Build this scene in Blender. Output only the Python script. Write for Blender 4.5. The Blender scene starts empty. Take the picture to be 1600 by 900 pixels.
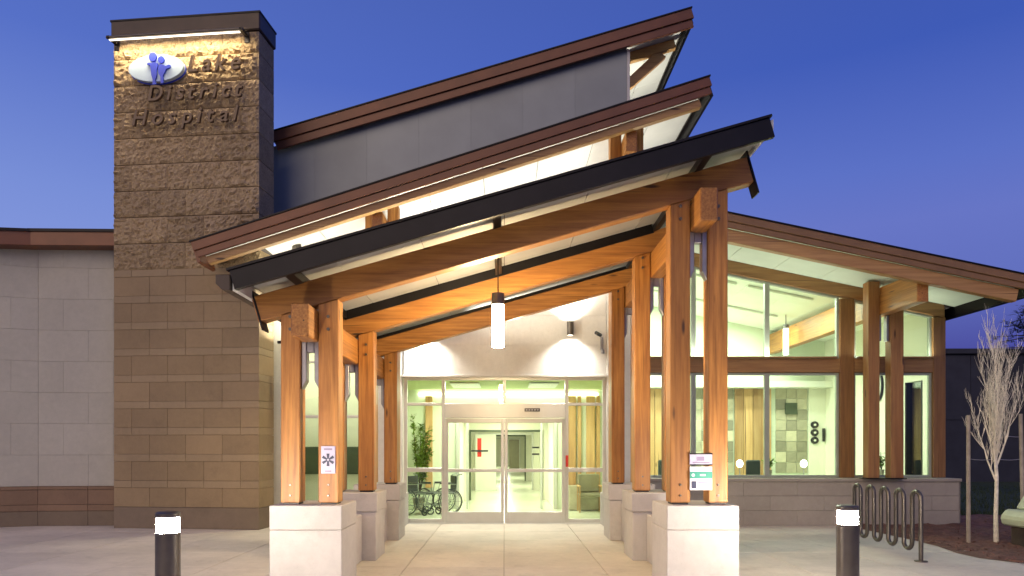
import bpy, bmesh, math, random
from mathutils import Vector, Matrix, noise
R = math.radians
rnd = random.Random(7)
C = bpy.context.scene.collection
S = bpy.context.scene

# ------------------------------------------------------------------ camera
cd = bpy.data.cameras.new('camera')
cam = bpy.data.objects.new('camera', cd); C.objects.link(cam)
EYE = 1.6; F = 1100.0; VX = 788.0; VY = 698.0
cam.location = (0, 0, EYE); cam.rotation_euler = (R(90), 0, 0)
cd.sensor_width = 36; cd.lens = 36*F/1600
cd.shift_x = (800-VX)/1600; cd.shift_y = (VY-450)/1600
cd.clip_start = 0.05; cd.clip_end = 2000
S.camera = cam
def pt(px, py, Y):
    return ((px-VX)/F*Y, EYE+(VY-py)/F*Y)

# ------------------------------------------------------------------ world: dusk sky
w = bpy.data.worlds.new('World'); S.world = w; w.use_nodes = True
nt = w.node_tree; nt.nodes.clear()
def N(t, x=None):
    return nt.nodes.new(t)
tc = N('ShaderNodeTexCoord'); sep = N('ShaderNodeSeparateXYZ')
nt.links.new(tc.outputs['Generated'], sep.inputs[0])
rl = N('ShaderNodeValToRGB'); rr = N('ShaderNodeValToRGB')
def ramp(node, stops):
    e = node.color_ramp.elements
    e[0].position, e[0].color = stops[0][0], (*stops[0][1], 1)
    e[1].position, e[1].color = stops[1][0], (*stops[1][1], 1)
    for p, c in stops[2:]:
        k = e.new(p); k.color = (*c, 1)
ramp(rl, [(0.0, (.10,.11,.16)), (0.02, (.33,.35,.66)), (0.15, (.26,.34,.74)), (0.30, (.19,.275,.68)), (0.45, (.095,.165,.57)), (0.75, (.055,.095,.36)), (1.0, (.045,.08,.30))])
ramp(rr, [(0.0, (.05,.05,.09)), (0.03, (.055,.055,.22)), (0.11, (.07,.075,.34)), (0.20, (.125,.165,.52)), (0.27, (.135,.18,.56)), (0.33, (.105,.165,.56)), (0.45, (.05,.105,.47)), (0.75, (.05,.085,.33)), (1.0, (.045,.08,.30))])
nt.links.new(sep.outputs['Z'], rl.inputs[0]); nt.links.new(sep.outputs['Z'], rr.inputs[0])
mr = N('ShaderNodeMapRange'); mr.interpolation_type = 'SMOOTHSTEP'
mr.inputs['From Min'].default_value = -.6; mr.inputs['From Max'].default_value = .55
nt.links.new(sep.outputs['X'], mr.inputs['Value'])
mx = N('ShaderNodeMix'); mx.data_type = 'RGBA'
nt.links.new(mr.outputs[0], mx.inputs[0]); nt.links.new(rl.outputs[0], mx.inputs[6]); nt.links.new(rr.outputs[0], mx.inputs[7])
bg = N('ShaderNodeBackground'); bg.inputs[1].default_value = 1.0
out = N('ShaderNodeOutputWorld')
nt.links.new(mx.outputs[2], bg.inputs[0]); nt.links.new(bg.outputs[0], out.inputs[0])

# after-sunset glow from the sky behind the viewer (very soft)
sd = bpy.data.lights.new('sun', 'SUN'); sd.energy = 1.15; sd.angle = R(50); sd.color = (1.0, .73, .38)
sun = bpy.data.objects.new('sun', sd); C.objects.link(sun)
sun.rotation_euler = (R(62), 0, R(-22))

S.view_settings.view_transform = 'Standard'; S.view_settings.look = 'None'
S.view_settings.exposure = 0; S.view_settings.gamma = 1; S.view_settings.use_curve_mapping = False
S.render.engine = 'CYCLES'
S.cycles.use_denoising = True; S.cycles.max_bounces = 7; S.cycles.diffuse_bounces = 4
S.cycles.transparent_max_bounces = 24; S.cycles.sample_clamp_indirect = 6
S.cycles.caustics_reflective = False; S.cycles.caustics_refractive = False

# ------------------------------------------------------------------ materials
M = {}
def newmat(name):
    m = bpy.data.materials.new(name); m.use_nodes = True
    t = m.node_tree; b = t.nodes['Principled BSDF']; M[name] = m
    return m, t, b
def coords(t, scale=(1,1,1)):
    tc = t.nodes.new('ShaderNodeTexCoord'); mp = t.nodes.new('ShaderNodeMapping')
    mp.inputs['Scale'].default_value = scale
    t.links.new(tc.outputs['Object'], mp.inputs[0]); return mp.outputs[0]
def noise_n(t, vec, scale, detail=4, rough=.55):
    n = t.nodes.new('ShaderNodeTexNoise'); n.inputs['Scale'].default_value = scale
    n.inputs['Detail'].default_value = detail; n.inputs['Roughness'].default_value = rough
    t.links.new(vec, n.inputs['Vector']); return n.outputs['Fac']
def cramp(t, fac, a, b, p0=.3, p1=.7):
    r = t.nodes.new('ShaderNodeValToRGB'); e = r.color_ramp.elements
    e[0].position = p0; e[1].position = p1; e[0].color = (*a, 1); e[1].color = (*b, 1)
    t.links.new(fac, r.inputs[0]); return r.outputs[0]
def mixc(t, fac, a, b, mode='MIX'):
    m = t.nodes.new('ShaderNodeMix'); m.data_type = 'RGBA'; m.blend_type = mode
    if isinstance(fac, float): m.inputs[0].default_value = fac
    else: t.links.new(fac, m.inputs[0])
    for i, v in ((6, a), (7, b)):
        if isinstance(v, tuple): m.inputs[i].default_value = (*v, 1)
        else: t.links.new(v, m.inputs[i])
    return m.outputs[2]
def bump(t, b, h, strength=.3, dist=.01):
    bp = t.nodes.new('ShaderNodeBump'); bp.inputs['Strength'].default_value = strength
    bp.inputs['Distance'].default_value = dist
    t.links.new(h, bp.inputs['Height']); t.links.new(bp.outputs[0], b.inputs['Normal'])
def simple(name, col, rough=.6, metal=0., var=.12, nscale=3., bmp=.15, bscale=40., spread=.0, coat=0.):
    m, t, b = newmat(name); v = coords(t)
    n = noise_n(t, v, nscale)
    a = tuple(c*(1-var) for c in col); c2 = tuple(min(1, c*(1+var)) for c in col)
    colr = cramp(t, n, a, c2)
    if spread:
        oi = t.nodes.new('ShaderNodeObjectInfo'); mr = t.nodes.new('ShaderNodeMapRange')
        mr.inputs['To Min'].default_value = 1-spread; mr.inputs['To Max'].default_value = 1+spread
        t.links.new(oi.outputs['Random'], mr.inputs[0])
        colr = mixc(t, 1.0, colr, mr.outputs[0], 'MULTIPLY')
    t.links.new(colr, b.inputs['Base Color'])
    b.inputs['Roughness'].default_value = rough; b.inputs['Metallic'].default_value = metal
    b.inputs['Coat Weight'].default_value = coat
    if bmp: bump(t, b, noise_n(t, v, bscale, 5), bmp, .01)
    return m
def wood(name, stretch, dark=(.26,.098,.022), light=(.58,.265,.062), rough=.48):
    m, t, b = newmat(name)
    v = coords(t, stretch)
    g = noise_n(t, v, 1.0, 6, .62)
    base = cramp(t, g, dark, light, .30, .72)
    v2 = coords(t, tuple(s*.22 for s in stretch))
    g2 = noise_n(t, v2, 1.0, 3)
    base = mixc(t, cramp(t, g2, (0,0,0), (.45,.45,.45), .45, .75), base, (.26,.095,.03))
    # knots
    vo = t.nodes.new('ShaderNodeTexVoronoi'); vo.inputs['Scale'].default_value = .55
    kv = coords(t, tuple(max(s*.35, 1.6) for s in stretch)); t.links.new(kv, vo.inputs['Vector'])
    kf = cramp(t, vo.outputs['Distance'], (1,1,1), (0,0,0), .06, .11)
    base = mixc(t, kf, base, (.07,.03,.014))
    # fine drying checks along the grain, and a tone of its own for each member
    vc = coords(t, tuple(s*(3.2 if s > 5 else .5) for s in stretch))
    ck = cramp(t, noise_n(t, vc, 1.0, 2, .4), (1,1,1), (0,0,0), .26, .31)
    base = mixc(t, ck, base, (.10,.04,.014))
    oi = t.nodes.new('ShaderNodeObjectInfo'); mr = t.nodes.new('ShaderNodeMapRange')
    mr.inputs['To Min'].default_value = .78; mr.inputs['To Max'].default_value = 1.14
    t.links.new(oi.outputs['Random'], mr.inputs[0]); base = mixc(t, 1.0, base, mr.outputs[0], 'MULTIPLY')
    t.links.new(base, b.inputs['Base Color']); b.inputs['Roughness'].default_value = rough
    bump(t, b, g, .3, .008)
    return m
wood('timber_vertical', (22, 22, 1.3)); wood('timber_across', (1.3, 22, 22)); wood('timber_deep', (42, 1.3, 42))
wood('timber_pale', (1.0, 22, 22), (.36,.19,.07), (.60,.36,.14))
wood('timber_panel', (9, 9, .8), (.44,.25,.10), (.66,.42,.20))
wood('timber_brown', (22, 22, 1.2), (.20,.10,.038), (.37,.195,.07))
wood('timber_brown_across', (1.2, 22, 22), (.26,.14,.055), (.46,.26,.10))

def concrete(name, col, spread=.06, stain=.25, bscale=60):
    m, t, b = newmat(name)
    tcn = t.nodes.new('ShaderNodeNewGeometry')
    n1 = noise_n(t, tcn.outputs['Position'], .7, 5, .6); n2 = noise_n(t, tcn.outputs['Position'], 9, 5, .7)
    c = cramp(t, n1, tuple(x*(1-stain) for x in col), tuple(min(1, x*(1+stain*.5)) for x in col), .3, .7)
    c = mixc(t, .35, c, cramp(t, n2, tuple(x*.8 for x in col), tuple(min(1, x*1.12) for x in col)))
    n3 = noise_n(t, tcn.outputs['Position'], 2.3, 8, .72)
    c = mixc(t, cramp(t, n3, (0,0,0), (.5,.5,.5), .56, .72), c, tuple(x*(1-stain*1.6) for x in col))
    n4 = noise_n(t, tcn.outputs['Position'], 70, 3, .6)
    c = mixc(t, cramp(t, n4, (.35,.35,.35), (0,0,0), .30, .38), c, tuple(x*.55 for x in col))
    oi = t.nodes.new('ShaderNodeObjectInfo'); mr = t.nodes.new('ShaderNodeMapRange')
    mr.inputs['To Min'].default_value = 1-spread; mr.inputs['To Max'].default_value = 1+spread
    t.links.new(oi.outputs['Random'], mr.inputs[0])
    c = mixc(t, 1.0, c, mr.outputs[0], 'MULTIPLY')
    t.links.new(c, b.inputs['Base Color']); b.inputs['Roughness'].default_value = .78
    bump(t, b, noise_n(t, tcn.outputs['Position'], bscale, 6, .7), .4, .008)
    return m
concrete('slab_concrete', (.68,.62,.53), .045, .30)
concrete('slab_joint', (.36,.32,.26), 0, .2)
concrete('pedestal_concrete', (.52,.49,.47), .05, .22)
concrete('joint_dark', (.30,.25,.18), 0, .2)
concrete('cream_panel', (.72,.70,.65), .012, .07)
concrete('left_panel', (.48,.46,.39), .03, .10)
concrete('brown_block', (.25,.16,.10), .08, .25, 45)
concrete('grey_block', (.38,.345,.295), .05, .16, 45)
def rock(name, a, b_):
    m, t, b = newmat(name)
    g = t.nodes.new('ShaderNodeNewGeometry')
    n1 = noise_n(t, g.outputs['Position'], 5, 6, .65); n2 = noise_n(t, g.outputs['Position'], 28, 6, .75)
    c = cramp(t, n1, a, b_, .3, .7)
    c = mixc(t, .6, c, cramp(t, n2, tuple(x*.55 for x in a), tuple(x*1.1 for x in b_), .3, .7))
    oi = t.nodes.new('ShaderNodeObjectInfo'); mr = t.nodes.new('ShaderNodeMapRange')
    mr.inputs['To Min'].default_value = .84; mr.inputs['To Max'].default_value = 1.14
    t.links.new(oi.outputs['Random'], mr.inputs[0]); c = mixc(t, 1.0, c, mr.outputs[0], 'MULTIPLY')
    t.links.new(c, b.inputs['Base Color']); b.inputs['Roughness'].default_value = .88
    bump(t, b, n2, .9, .03)
rock('split_rock', (.36,.25,.13), (.62,.48,.29))
concrete('tower_block_dark', (.31,.225,.125), .09, .22, 45)
concrete('tower_block_light', (.34,.255,.15), .05, .16, 45)
concrete('tower_plinth', (.21,.16,.11), .06, .2, 45)
simple('dark_metal', (.013,.012,.014), .42, .6, .15, 4, .05, 60)
simple('cap_metal', (.062,.045,.036), .45, .3, .15, 3, .05, 60)
simple('bronze_metal', (.13,.115,.10), .36, .7, .15, 5, .05, 80)
simple('red_fascia', (.165,.062,.030), .38, .15, .14, 2.5, .04, 50)
simple('wing_fascia', (.24,.135,.060), .4, .15, .16, 2.5, .04, 50)
simple('grey_cladding', (.30,.33,.33), .5, .2, .10, .8, .05, 30, .05)
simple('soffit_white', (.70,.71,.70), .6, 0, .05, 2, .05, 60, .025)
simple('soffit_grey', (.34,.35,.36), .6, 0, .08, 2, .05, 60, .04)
simple('soffit_green', (.60,.68,.58), .6, 0, .05, 2, .05, 60, .025)
simple('roof_membrane', (.08,.07,.065), .8, 0, .2, 3, .2, 60)
simple('aluminium', (.62,.62,.58), .38, .35, .05, 3, .0)
simple('window_frame', (.36,.40,.34), .45, .2, .08, 4, .0)
simple('steel_plate', (.36,.35,.37), .4, .75, .10, 8, .05, 60)
simple('room_green', (.72,.78,.62), .75, 0, .03, 1.5, .03, 60)
simple('room_cream', (.82,.81,.68), .75, 0, .03, 1.5, .03, 60)
simple('room_olive', (.48,.55,.26), .75, 0, .05, 1.5, .03, 60)
simple('room_white', (.84,.85,.76), .7, 0, .03, 1.5, .0)
simple('room_floor', (.60,.62,.48), .22, 0, .06, 2, .03, 30)
simple('tile_stone', (.44,.40,.29), .5, 0, .18, 4, .1, 30, .45)
simple('black_plastic', (.015,.015,.016), .4, 0, .1, 5, .0)
simple('dark_green_band', (.07,.09,.045), .5, 0, .15, 3, .05)
simple('chair_steel', (.30,.33,.32), .3, .9, .1, 5, .0)
simple('vinyl_dark', (.03,.04,.04), .4, 0, .1, 5, .05)
simple('sign_white', (.80,.80,.84), .4, 0, .03, 5, .0)
simple('sign_lavender', (.55,.52,.68), .4, 0, .04, 5, .0)
simple('sign_navy', (.02,.025,.08), .4, 0, .04, 5, .0)
simple('sign_green', (.03,.30,.22), .4, 0, .04, 5, .0)
simple('sign_purple', (.30,.24,.38), .4, 0, .04, 5, .0)
simple('logo_plate', (.50,.66,.80), .4, 0, .03, 5, .0)
simple('logo_blue', (.025,.06,.60), .35, 0, .05, 5, .0)
simple('letter_bronze', (.10,.066,.045), .35, .3, .15, 6, .02)
simple('red_paint', (.60,.03,.02), .4, 0, .05, 5, .0)
simple('bark_pale', (.74,.69,.58), .85, 0, .22, 14, .5, 50)
simple('stake_wood', (.30,.26,.22), .85, 0, .2, 8, .4, 50)
simple('bark_dark', (.06,.045,.035), .9, 0, .3, 8, .5, 40)
simple('needles', (.022,.040,.028), .8, 0, .35, 3, .0)
simple('leaf_green', (.16,.26,.035), .55, 0, .35, 5, .0)
simple('mulch', (.15,.075,.052), .92, 0, .45, 9, .8, 50)
simple('mulch_chip', (.21,.10,.07), .9, 0, .45, 25, .3, 50, .0)
simple('lawn_green', (.035,.055,.018), .9, 0, .4, 3, .6, 50)
simple('earth', (.10,.085,.065), .95, 0, .3, .5, .4, 20)
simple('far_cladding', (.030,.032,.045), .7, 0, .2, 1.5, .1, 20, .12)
simple('utility_green', (.52,.60,.42), .5, 0, .10, 5, .1, 40)
simple('clay_pot', (.28,.25,.19), .7, 0, .15, 5, .1, 40)
simple('door_brown', (.21,.19,.12), .5, 0, .1, 5, .0)

def emis(name, col, s):
    m, t, b = newmat(name)
    b.inputs['Base Color'].default_value = (.8,.8,.8,1)
    b.inputs['Emission Color'].default_value = (*col, 1); b.inputs['Emission Strength'].default_value = s
    return m
emis('bollard_glow', (1.0,.88,.72), 1050)
emis('pendant_glow', (1.0,.74,.40), 360)
emis('tube_glow', (1.0,.88,.68), 3)
emis('room_glow', (.98,1.0,.78), 9)
emis('room_pendant_glow', (1.0,.95,.75), 6)
emis('desk_glow', (1.0,.95,.82), 8)
def glass(name, tint, gl=.75):
    m = bpy.data.materials.new(name); m.use_nodes = True; M[name] = m; t = m.node_tree; t.nodes.clear()
    tr = t.nodes.new('ShaderNodeBsdfTransparent'); tr.inputs[0].default_value = (*tint, 1)
    g = t.nodes.new('ShaderNodeBsdfGlossy'); g.inputs['Roughness'].default_value = .01
    fr = t.nodes.new('ShaderNodeFresnel'); fr.inputs[0].default_value = 1.5
    ml = t.nodes.new('ShaderNodeMath'); ml.operation = 'MULTIPLY'; ml.inputs[1].default_value = gl
    t.links.new(fr.outputs[0], ml.inputs[0])
    mx = t.nodes.new('ShaderNodeMixShader'); o = t.nodes.new('ShaderNodeOutputMaterial')
    t.links.new(ml.outputs[0], mx.inputs[0]); t.links.new(tr.outputs[0], mx.inputs[1]); t.links.new(g.outputs[0], mx.inputs[2])
    t.links.new(mx.outputs[0], o.inputs[0])
glass('glass', (.90,.955,.90))

# ------------------------------------------------------------------ mesh helpers
class MB:
    def __init__(s): s.v = []; s.f = []
    def add(s, vs, fs):
        n = len(s.v); s.v += [tuple(x) for x in vs]; s.f += [tuple(i+n for i in f) for f in fs]; return s
    def box(s, x0, x1, y0, y1, z0, z1):
        return s.add([(x0,y0,z0),(x1,y0,z0),(x1,y1,z0),(x0,y1,z0),(x0,y0,z1),(x1,y0,z1),(x1,y1,z1),(x0,y1,z1)],
                     [(0,3,2,1),(4,5,6,7),(0,1,5,4),(1,2,6,5),(2,3,7,6),(3,0,4,7)])
    def prism(s, pts, y0, y1):          # outline in x,z (counter-clockwise from the front)
        n = len(pts)
        return s.add([(x,y0,z) for x,z in pts]+[(x,y1,z) for x,z in pts],
                     [tuple(range(n)), tuple(range(2*n-1, n-1, -1))]+[(i, i+n, (i+1)%n+n, (i+1)%n) for i in range(n)])
    def flat(s, pts, z0, z1):           # outline in x,y
        n = len(pts)
        return s.add([(x,y,z0) for x,y in pts]+[(x,y,z1) for x,y in pts],
                     [tuple(range(n-1,-1,-1)), tuple(range(n, 2*n))]+[(i, (i+1)%n, (i+1)%n+n, i+n) for i in range(n)])
    def rake(s, x0, x1, z0, k, lo, hi, y0, y1, perp=True):   # sloping member: z = z0 + k*x, from lo to hi
        d = k if perp else 0
        return s.prism([(x0+d*-lo*1, z0+k*x0+lo), (x1-d*lo, z0+k*x1+lo), (x1-d*hi, z0+k*x1+hi), (x0-d*hi, z0+k*x0+hi)], y0, y1)
    def tube(s, path, r, n=8, closed=False, cap=True):
        path = [Vector(p) for p in path]; m = len(path)
        rs = r if isinstance(r, (list, tuple)) else [r]*m
        up = Vector((0,0,1)); rings = []; prev = None
        for i, p in enumerate(path):
            a = path[(i-1) % m] if (closed or i > 0) else p
            b = path[(i+1) % m] if (closed or i < m-1) else p
            d = (b-a).normalized() if (b-a).length > 1e-9 else Vector((0,0,1))
            if prev is None:
                u = d.cross(up) if abs(d.z) < .95 else d.cross(Vector((1,0,0)))
            else:
                u = prev - d*prev.dot(d)
                if u.length < 1e-6: u = d.cross(up)
            u.normalize(); prev = u; v = d.cross(u)
            rings.append([p+(u*math.cos(2*math.pi*j/n)+v*math.sin(2*math.pi*j/n))*rs[i] for j in range(n)])
        vs = [q for ring in rings for q in ring]; fs = []
        for i in range(m if closed else m-1):
            for j in range(n):
                a = i*n+j; b = i*n+(j+1)%n; c = ((i+1)%m)*n+(j+1)%n; d = ((i+1)%m)*n+j
                fs.append((a,b,c,d))
        if not closed and cap:
            fs.append(tuple(range(n-1,-1,-1))); fs.append(tuple((m-1)*n+j for j in range(n)))
        return s.add(vs, fs)
    def cyl(s, x, y, z0, z1, r, n=20, r1=None):
        return s.tube([(x,y,z0),(x,y,z1)], [r, r if r1 is None else r1], n)
    def lathe(s, x, y, prof, n=20):
        vs = []; fs = []
        for r, z in prof:
            for j in range(n):
                a = 2*math.pi*j/n; vs.append((x+r*math.cos(a), y+r*math.sin(a), z))
        m = len(prof)
        for i in range(m-1):
            for j in range(n):
                fs.append((i*n+j, i*n+(j+1)%n, (i+1)*n+(j+1)%n, (i+1)*n+j))
        fs.append(tuple(range(n-1,-1,-1))); fs.append(tuple((m-1)*n+j for j in range(n)))
        return s.add(vs, fs)
    def blob(s, x, y, z, rx, ry, rz, n=10):
        return s.add([(x+rx*math.sin(math.pi*i/n)*math.cos(2*math.pi*j/n), y+ry*math.sin(math.pi*i/n)*math.sin(2*math.pi*j/n), z+rz*math.cos(math.pi*i/n)) for i in range(1,n) for j in range(n)]+[(x,y,z+rz),(x,y,z-rz)],
             [(i*n+j, (i+1)*n+j, (i+1)*n+(j+1)%n, i*n+(j+1)%n) for i in range(n-2) for j in range(n)]
             +[((n-1)*n, j, (j+1)%n) for j in range(n)]+[((n-1)*n+1, (n-2)*n+(j+1)%n, (n-2)*n+j) for j in range(n)])
    def build(s, name, mat, parent=None, bev=0., smooth=False, label=None, local=False):
        off = Vector((0,0,0))
        if parent is not None and not local:
            p = parent
            while p is not None: off += Vector(p.location); p = p.parent
        me = bpy.data.meshes.new(name)
        me.from_pydata([(Vector(v)-off) for v in s.v], [], s.f)
        bm = bmesh.new(); bm.from_mesh(me)
        bmesh.ops.recalc_face_normals(bm, faces=bm.faces)
        if bev:
            es = [e for e in bm.edges if len(e.link_faces) == 2 and e.calc_face_angle(0) > .5]
            bmesh.ops.bevel(bm, geom=es, offset=bev, segments=1, affect='EDGES', profile=.5)
        bm.to_mesh(me); bm.free()
        me.materials.append(M[mat])
        if smooth:
            for p in me.polygons: p.use_smooth = True
            try: me.set_sharp_from_angle(angle=R(40))
            except Exception: pass
        o = bpy.data.objects.new(name, me); C.objects.link(o)
        if parent is not None: o.parent = parent
        if label: o['label'] = label
        return o
def tag(o, label=None, cat=None, group=None, kind=None):
    if label: o['label'] = label
    if cat: o['category'] = cat
    if group: o['group'] = group
    if kind: o['kind'] = kind
    return o
def thing(name, label, cat, loc=(0,0,0), group=None, rz=0):
    o = bpy.data.objects.new(name, None); C.objects.link(o); o.location = loc; o.rotation_euler = (0,0,rz)
    o.empty_display_size = .2
    return tag(o, label, cat, group)
def inst(name, me, parent, loc, rz=0, label=None):
    o = bpy.data.objects.new(name, me); C.objects.link(o); o.parent = parent; o.location = loc; o.rotation_euler = (0,0,rz)
    if label: o['label'] = label
    return o
def copy_tree(o, parent=None):
    c = o.copy(); C.objects.link(c)
    if parent is not None: c.parent = parent
    for ch in list(o.children): copy_tree(ch, c)
    return c
def mesh_of(mb, name, mat, bev=0.):
    o = mb.build(name, mat, None, bev); me = o.data; bpy.data.objects.remove(o); return me
def light(kind, name, loc, energy, col, rot=(0,0,0), **k):
    d = bpy.data.lights.new(name, kind); d.energy = energy; d.color = col
    for a, b in k.items(): setattr(d, a, b)
    o = bpy.data.objects.new(name, d); C.objects.link(o); o.location = loc; o.rotation_euler = rot
    return o

# ================================================================== THE SETTING
tag(MB().flat([(-400,-120),(400,-120),(400,900),(-400,900)], -.30, -.03).build('ground', 'earth'), kind='structure')
BED = [(6.9,14.24),(6.98,11.9),(6.95,11.3),(6.80,10.6),(6.82,10.1),(7.05,9.72),(7.6,9.5),(9,9.45),(24,9.4),(24,16.2),(9.3,16.2),(9.3,14.24)]
pav = tag(MB().flat([(-15,-3),(13,-3),(13,14.7),(-15,14.7)], -.029, -.012).build('pavement', 'slab_joint'), kind='structure')
SL = 1.30
slab_me = mesh_of(MB().box(0,SL-.009,0,SL-.009,-.02,0), 'slab', 'slab_concrete', .002)
for i in range(-11, 9):
    for j in range(-1, 11):
        x, y = i*SL, j*SL+.28
        if x > 7.1 and y > 9.6: continue
        inst('slab', slab_me, pav, (x, y, rnd.uniform(-.0015,.0015)))
# mulch bed: a gently lumpy sheet
def sheet(poly, name, mat, z, amp, step, kind='structure'):
    bm = bmesh.new()
    bm.faces.new([bm.verts.new((x,y,z)) for x,y in poly])
    x0 = min(p[0] for p in poly); x1 = max(p[0] for p in poly); y0 = min(p[1] for p in poly); y1 = max(p[1] for p in poly)
    x = x0+step
    while x < x1:
        bmesh.ops.bisect_plane(bm, geom=bm.verts[:]+bm.edges[:]+bm.faces[:], plane_co=(x,0,0), plane_no=(1,0,0)); x += step
    y = y0+step
    while y < y1:
        bmesh.ops.bisect_plane(bm, geom=bm.verts[:]+bm.edges[:]+bm.faces[:], plane_co=(0,y,0), plane_no=(0,1,0)); y += step
    for v in bm.verts:
        edge = len(v.link_faces) < 4
        v.co.z = z + (0 if edge and v.is_boundary else amp*(.6+noise.noise(Vector((v.co.x*3, v.co.y*3, 0)))) )
    bm.normal_update()
    me = bpy.data.meshes.new(name); bm.to_mesh(me); bm.free(); me.materials.append(M[mat])
    o = bpy.data.objects.new(name, me); C.objects.link(o); o['kind'] = kind
    return o
sheet(BED, 'mulch_bed', 'mulch', .006, .05, .16)
sheet([(9.32,16.2),(40,16.2),(40,60),(9.32,60)], 'lawn', 'lawn_green', -.01, .03, 1.4)
mc = MB()
for i in range(6500):
    x = rnd.uniform(6.7, 14); y = 9.45+rnd.random()**1.4*6.5
    if y < 9.55 or x < 6.98+max(0, .35-(y-9.6))*1.2 and y > 9.5 and x < 6.95 or (x < 9.3 and y > 14.2): continue
    z = .006+.05*(.6+noise.noise(Vector((x*3,y*3,0))))+rnd.uniform(-.004,.012)
    l = rnd.uniform(.012,.035); wd = rnd.uniform(.005,.012); a = rnd.uniform(0,6.28); t = rnd.uniform(-.5,.5)
    d = Vector((math.cos(a)*math.cos(t), math.sin(a)*math.cos(t), math.sin(t))); u = Vector((-math.sin(a), math.cos(a), rnd.uniform(-.4,.4))); u.normalize()
    p = Vector((x,y,z)); n = d.cross(u)*.005
    mc.add([p-d*l-u*wd, p+d*l-u*wd, p+d*l+u*wd, p-d*l+u*wd, p+n], [(0,1,2,3),(0,1,4),(1,2,4),(2,3,4),(3,0,4)])
tag(mc.build('mulch_chips', 'mulch_chip'), kind='stuff')
gm = MB()
for i in range(9000):
    x = rnd.uniform(9.4, 22); y = 16.2+rnd.random()**1.7*12
    h = rnd.uniform(.05,.16); a = rnd.uniform(0,6.28); dx, dy = math.cos(a)*.012, math.sin(a)*.012
    lx, ly = rnd.uniform(-.05,.05), rnd.uniform(-.05,.05)
    gm.add([(x-dx,y-dy,0),(x+dx,y+dy,0),(x+lx,y+ly,h)], [(0,1,2)])
tag(gm.build('grass', 'lawn_green'), kind='stuff')

# ================================================================== SIGN TOWER
TH = R(5.9); TW, TD, TT = 2.98, .66, 9.95
tower = thing('masonry_tower', 'tall slender masonry tower of split-face and smooth brown blocks with dark metal cap', 'tower', (-7.678,13.846,0), rz=-TH)
MB().box(.03,TW-.03,.05,TD-.03,0,TT-.36).build('core', 'joint_dark', tower, local=True)
def rough_block(wd, h, seed, name='rough_block'):
    nx, nz = max(8, int(wd/.035)), max(6, int(h/.035)); vs = []; fs = []
    for k in range(nz+1):
        for i in range(nx+1):
            x, z = wd*i/nx, h*k/nz
            e = min(1, min(x, wd-x, z, h-z)/.035)
            q = Vector((x*9, z*13, seed*7.3))
            d = .45+.7*noise.noise(q)+.6*noise.noise(q*2.3)+.45*noise.noise(q*4.6)
            vs.append((x, -.062*max(0,d)*e-.004, z))
    for k in range(nz):
        for i in range(nx):
            a = k*(nx+1)+i; fs.append((a,a+1,a+nx+2,a+nx+1))
    mb = MB().add(vs, fs)
    b = len(mb.v); mb.v += [(0,TD,0),(wd,TD,0),(wd,TD,h),(0,TD,h)]
    top = [nz*(nx+1)+i for i in range(nx+1)]; bot = list(range(nx+1))
    lef = [k*(nx+1) for k in range(nz+1)]; rig = [k*(nx+1)+nx for k in range(nz+1)]
    mb.f += [(b,b+1,b+2,b+3), tuple(bot[::-1]+[b,b+1]), tuple(top+[b+2,b+3]), tuple(lef+[b+3,b]), tuple(rig[::-1]+[b+1,b+2])]
    return mesh_of(mb, name, 'split_rock')
BW = TW/4; J = .004
rough = [rough_block(BW-J, .516-.016, s) for s in range(6)]
rough_half = [rough_block(BW/2-J, .516-.016, s+20) for s in range(3)]
def smooth_me(wd, h, mat, proud=0): return mesh_of(MB().box(0,wd,-proud,TD,0,h), 'block', mat, .004)
dk, dkh = smooth_me(BW-J, .376-J, 'tower_block_dark', .004), smooth_me(BW/2-J, .376-J, 'tower_block_dark', .004)
lt, lth = smooth_me(BW-J, .14-J, 'tower_block_light', .010), smooth_me(BW/2-J, .14-J, 'tower_block_light', .010)
def course(z, full, half, shift):
    if not shift:
        for i in range(4): inst('block', full[rnd.randrange(len(full))], tower, (i*BW+J/2, 0, z))
    else:
        inst('block', half[rnd.randrange(len(half))], tower, (J/2, 0, z))
        for i in range(3): inst('block', full[rnd.randrange(len(full))], tower, ((i+.5)*BW+J/2, 0, z))
        inst('block', half[rnd.randrange(len(half))], tower, (3.5*BW+J/2, 0, z))
MB().box(.0,TW,-.012,TD,0,.418).build('plinth', 'tower_plinth', tower, .01, local=True)
z = .424
for k in range(9):
    course(z, [dk], [dkh], k % 2); z += .376
    course(z, [lt], [lth], (k+1) % 2); z += .14
zr = z; k = 0
while z < TT-.4:
    h = min(.516, TT-.36-z)
    if h < .5:
        lastf = rough_block(BW-J, h-J, 40); lasth = rough_block(BW/2-J, h-J, 41); course(z, [lastf], [lasth], k % 2)
    else: course(z, rough, rough_half, k % 2)
    z += .516; k += 1
MB().box(-.035,TW+.035,-.05,TD+.03,TT-.345,TT).build('cap', 'cap_metal', tower, .02, local=True)
MB().box(-.045,TW+.045,-.06,TD+.04,TT-.03,TT+.012).build('cap_flashing', 'dark_metal', tower, .006, local=True)

def tloc(x, y, z):   # tower-local to world
    return (-7.678+x*math.cos(TH)+y*math.sin(TH), 13.846-x*math.sin(TH)+y*math.cos(TH), z)
def tower_px(px, py):   # picture point on the tower's front plane -> local x,z
    k = (px-VX)/F
    # X = -7.678 + x c ; Y = 13.846 - x s ; X = k Y
    x = (k*13.846+7.678)/(math.cos(TH)+k*math.sin(TH)); Y = 13.846-x*math.sin(TH)
    return x, EYE+(VY-py)/F*Y
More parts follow.
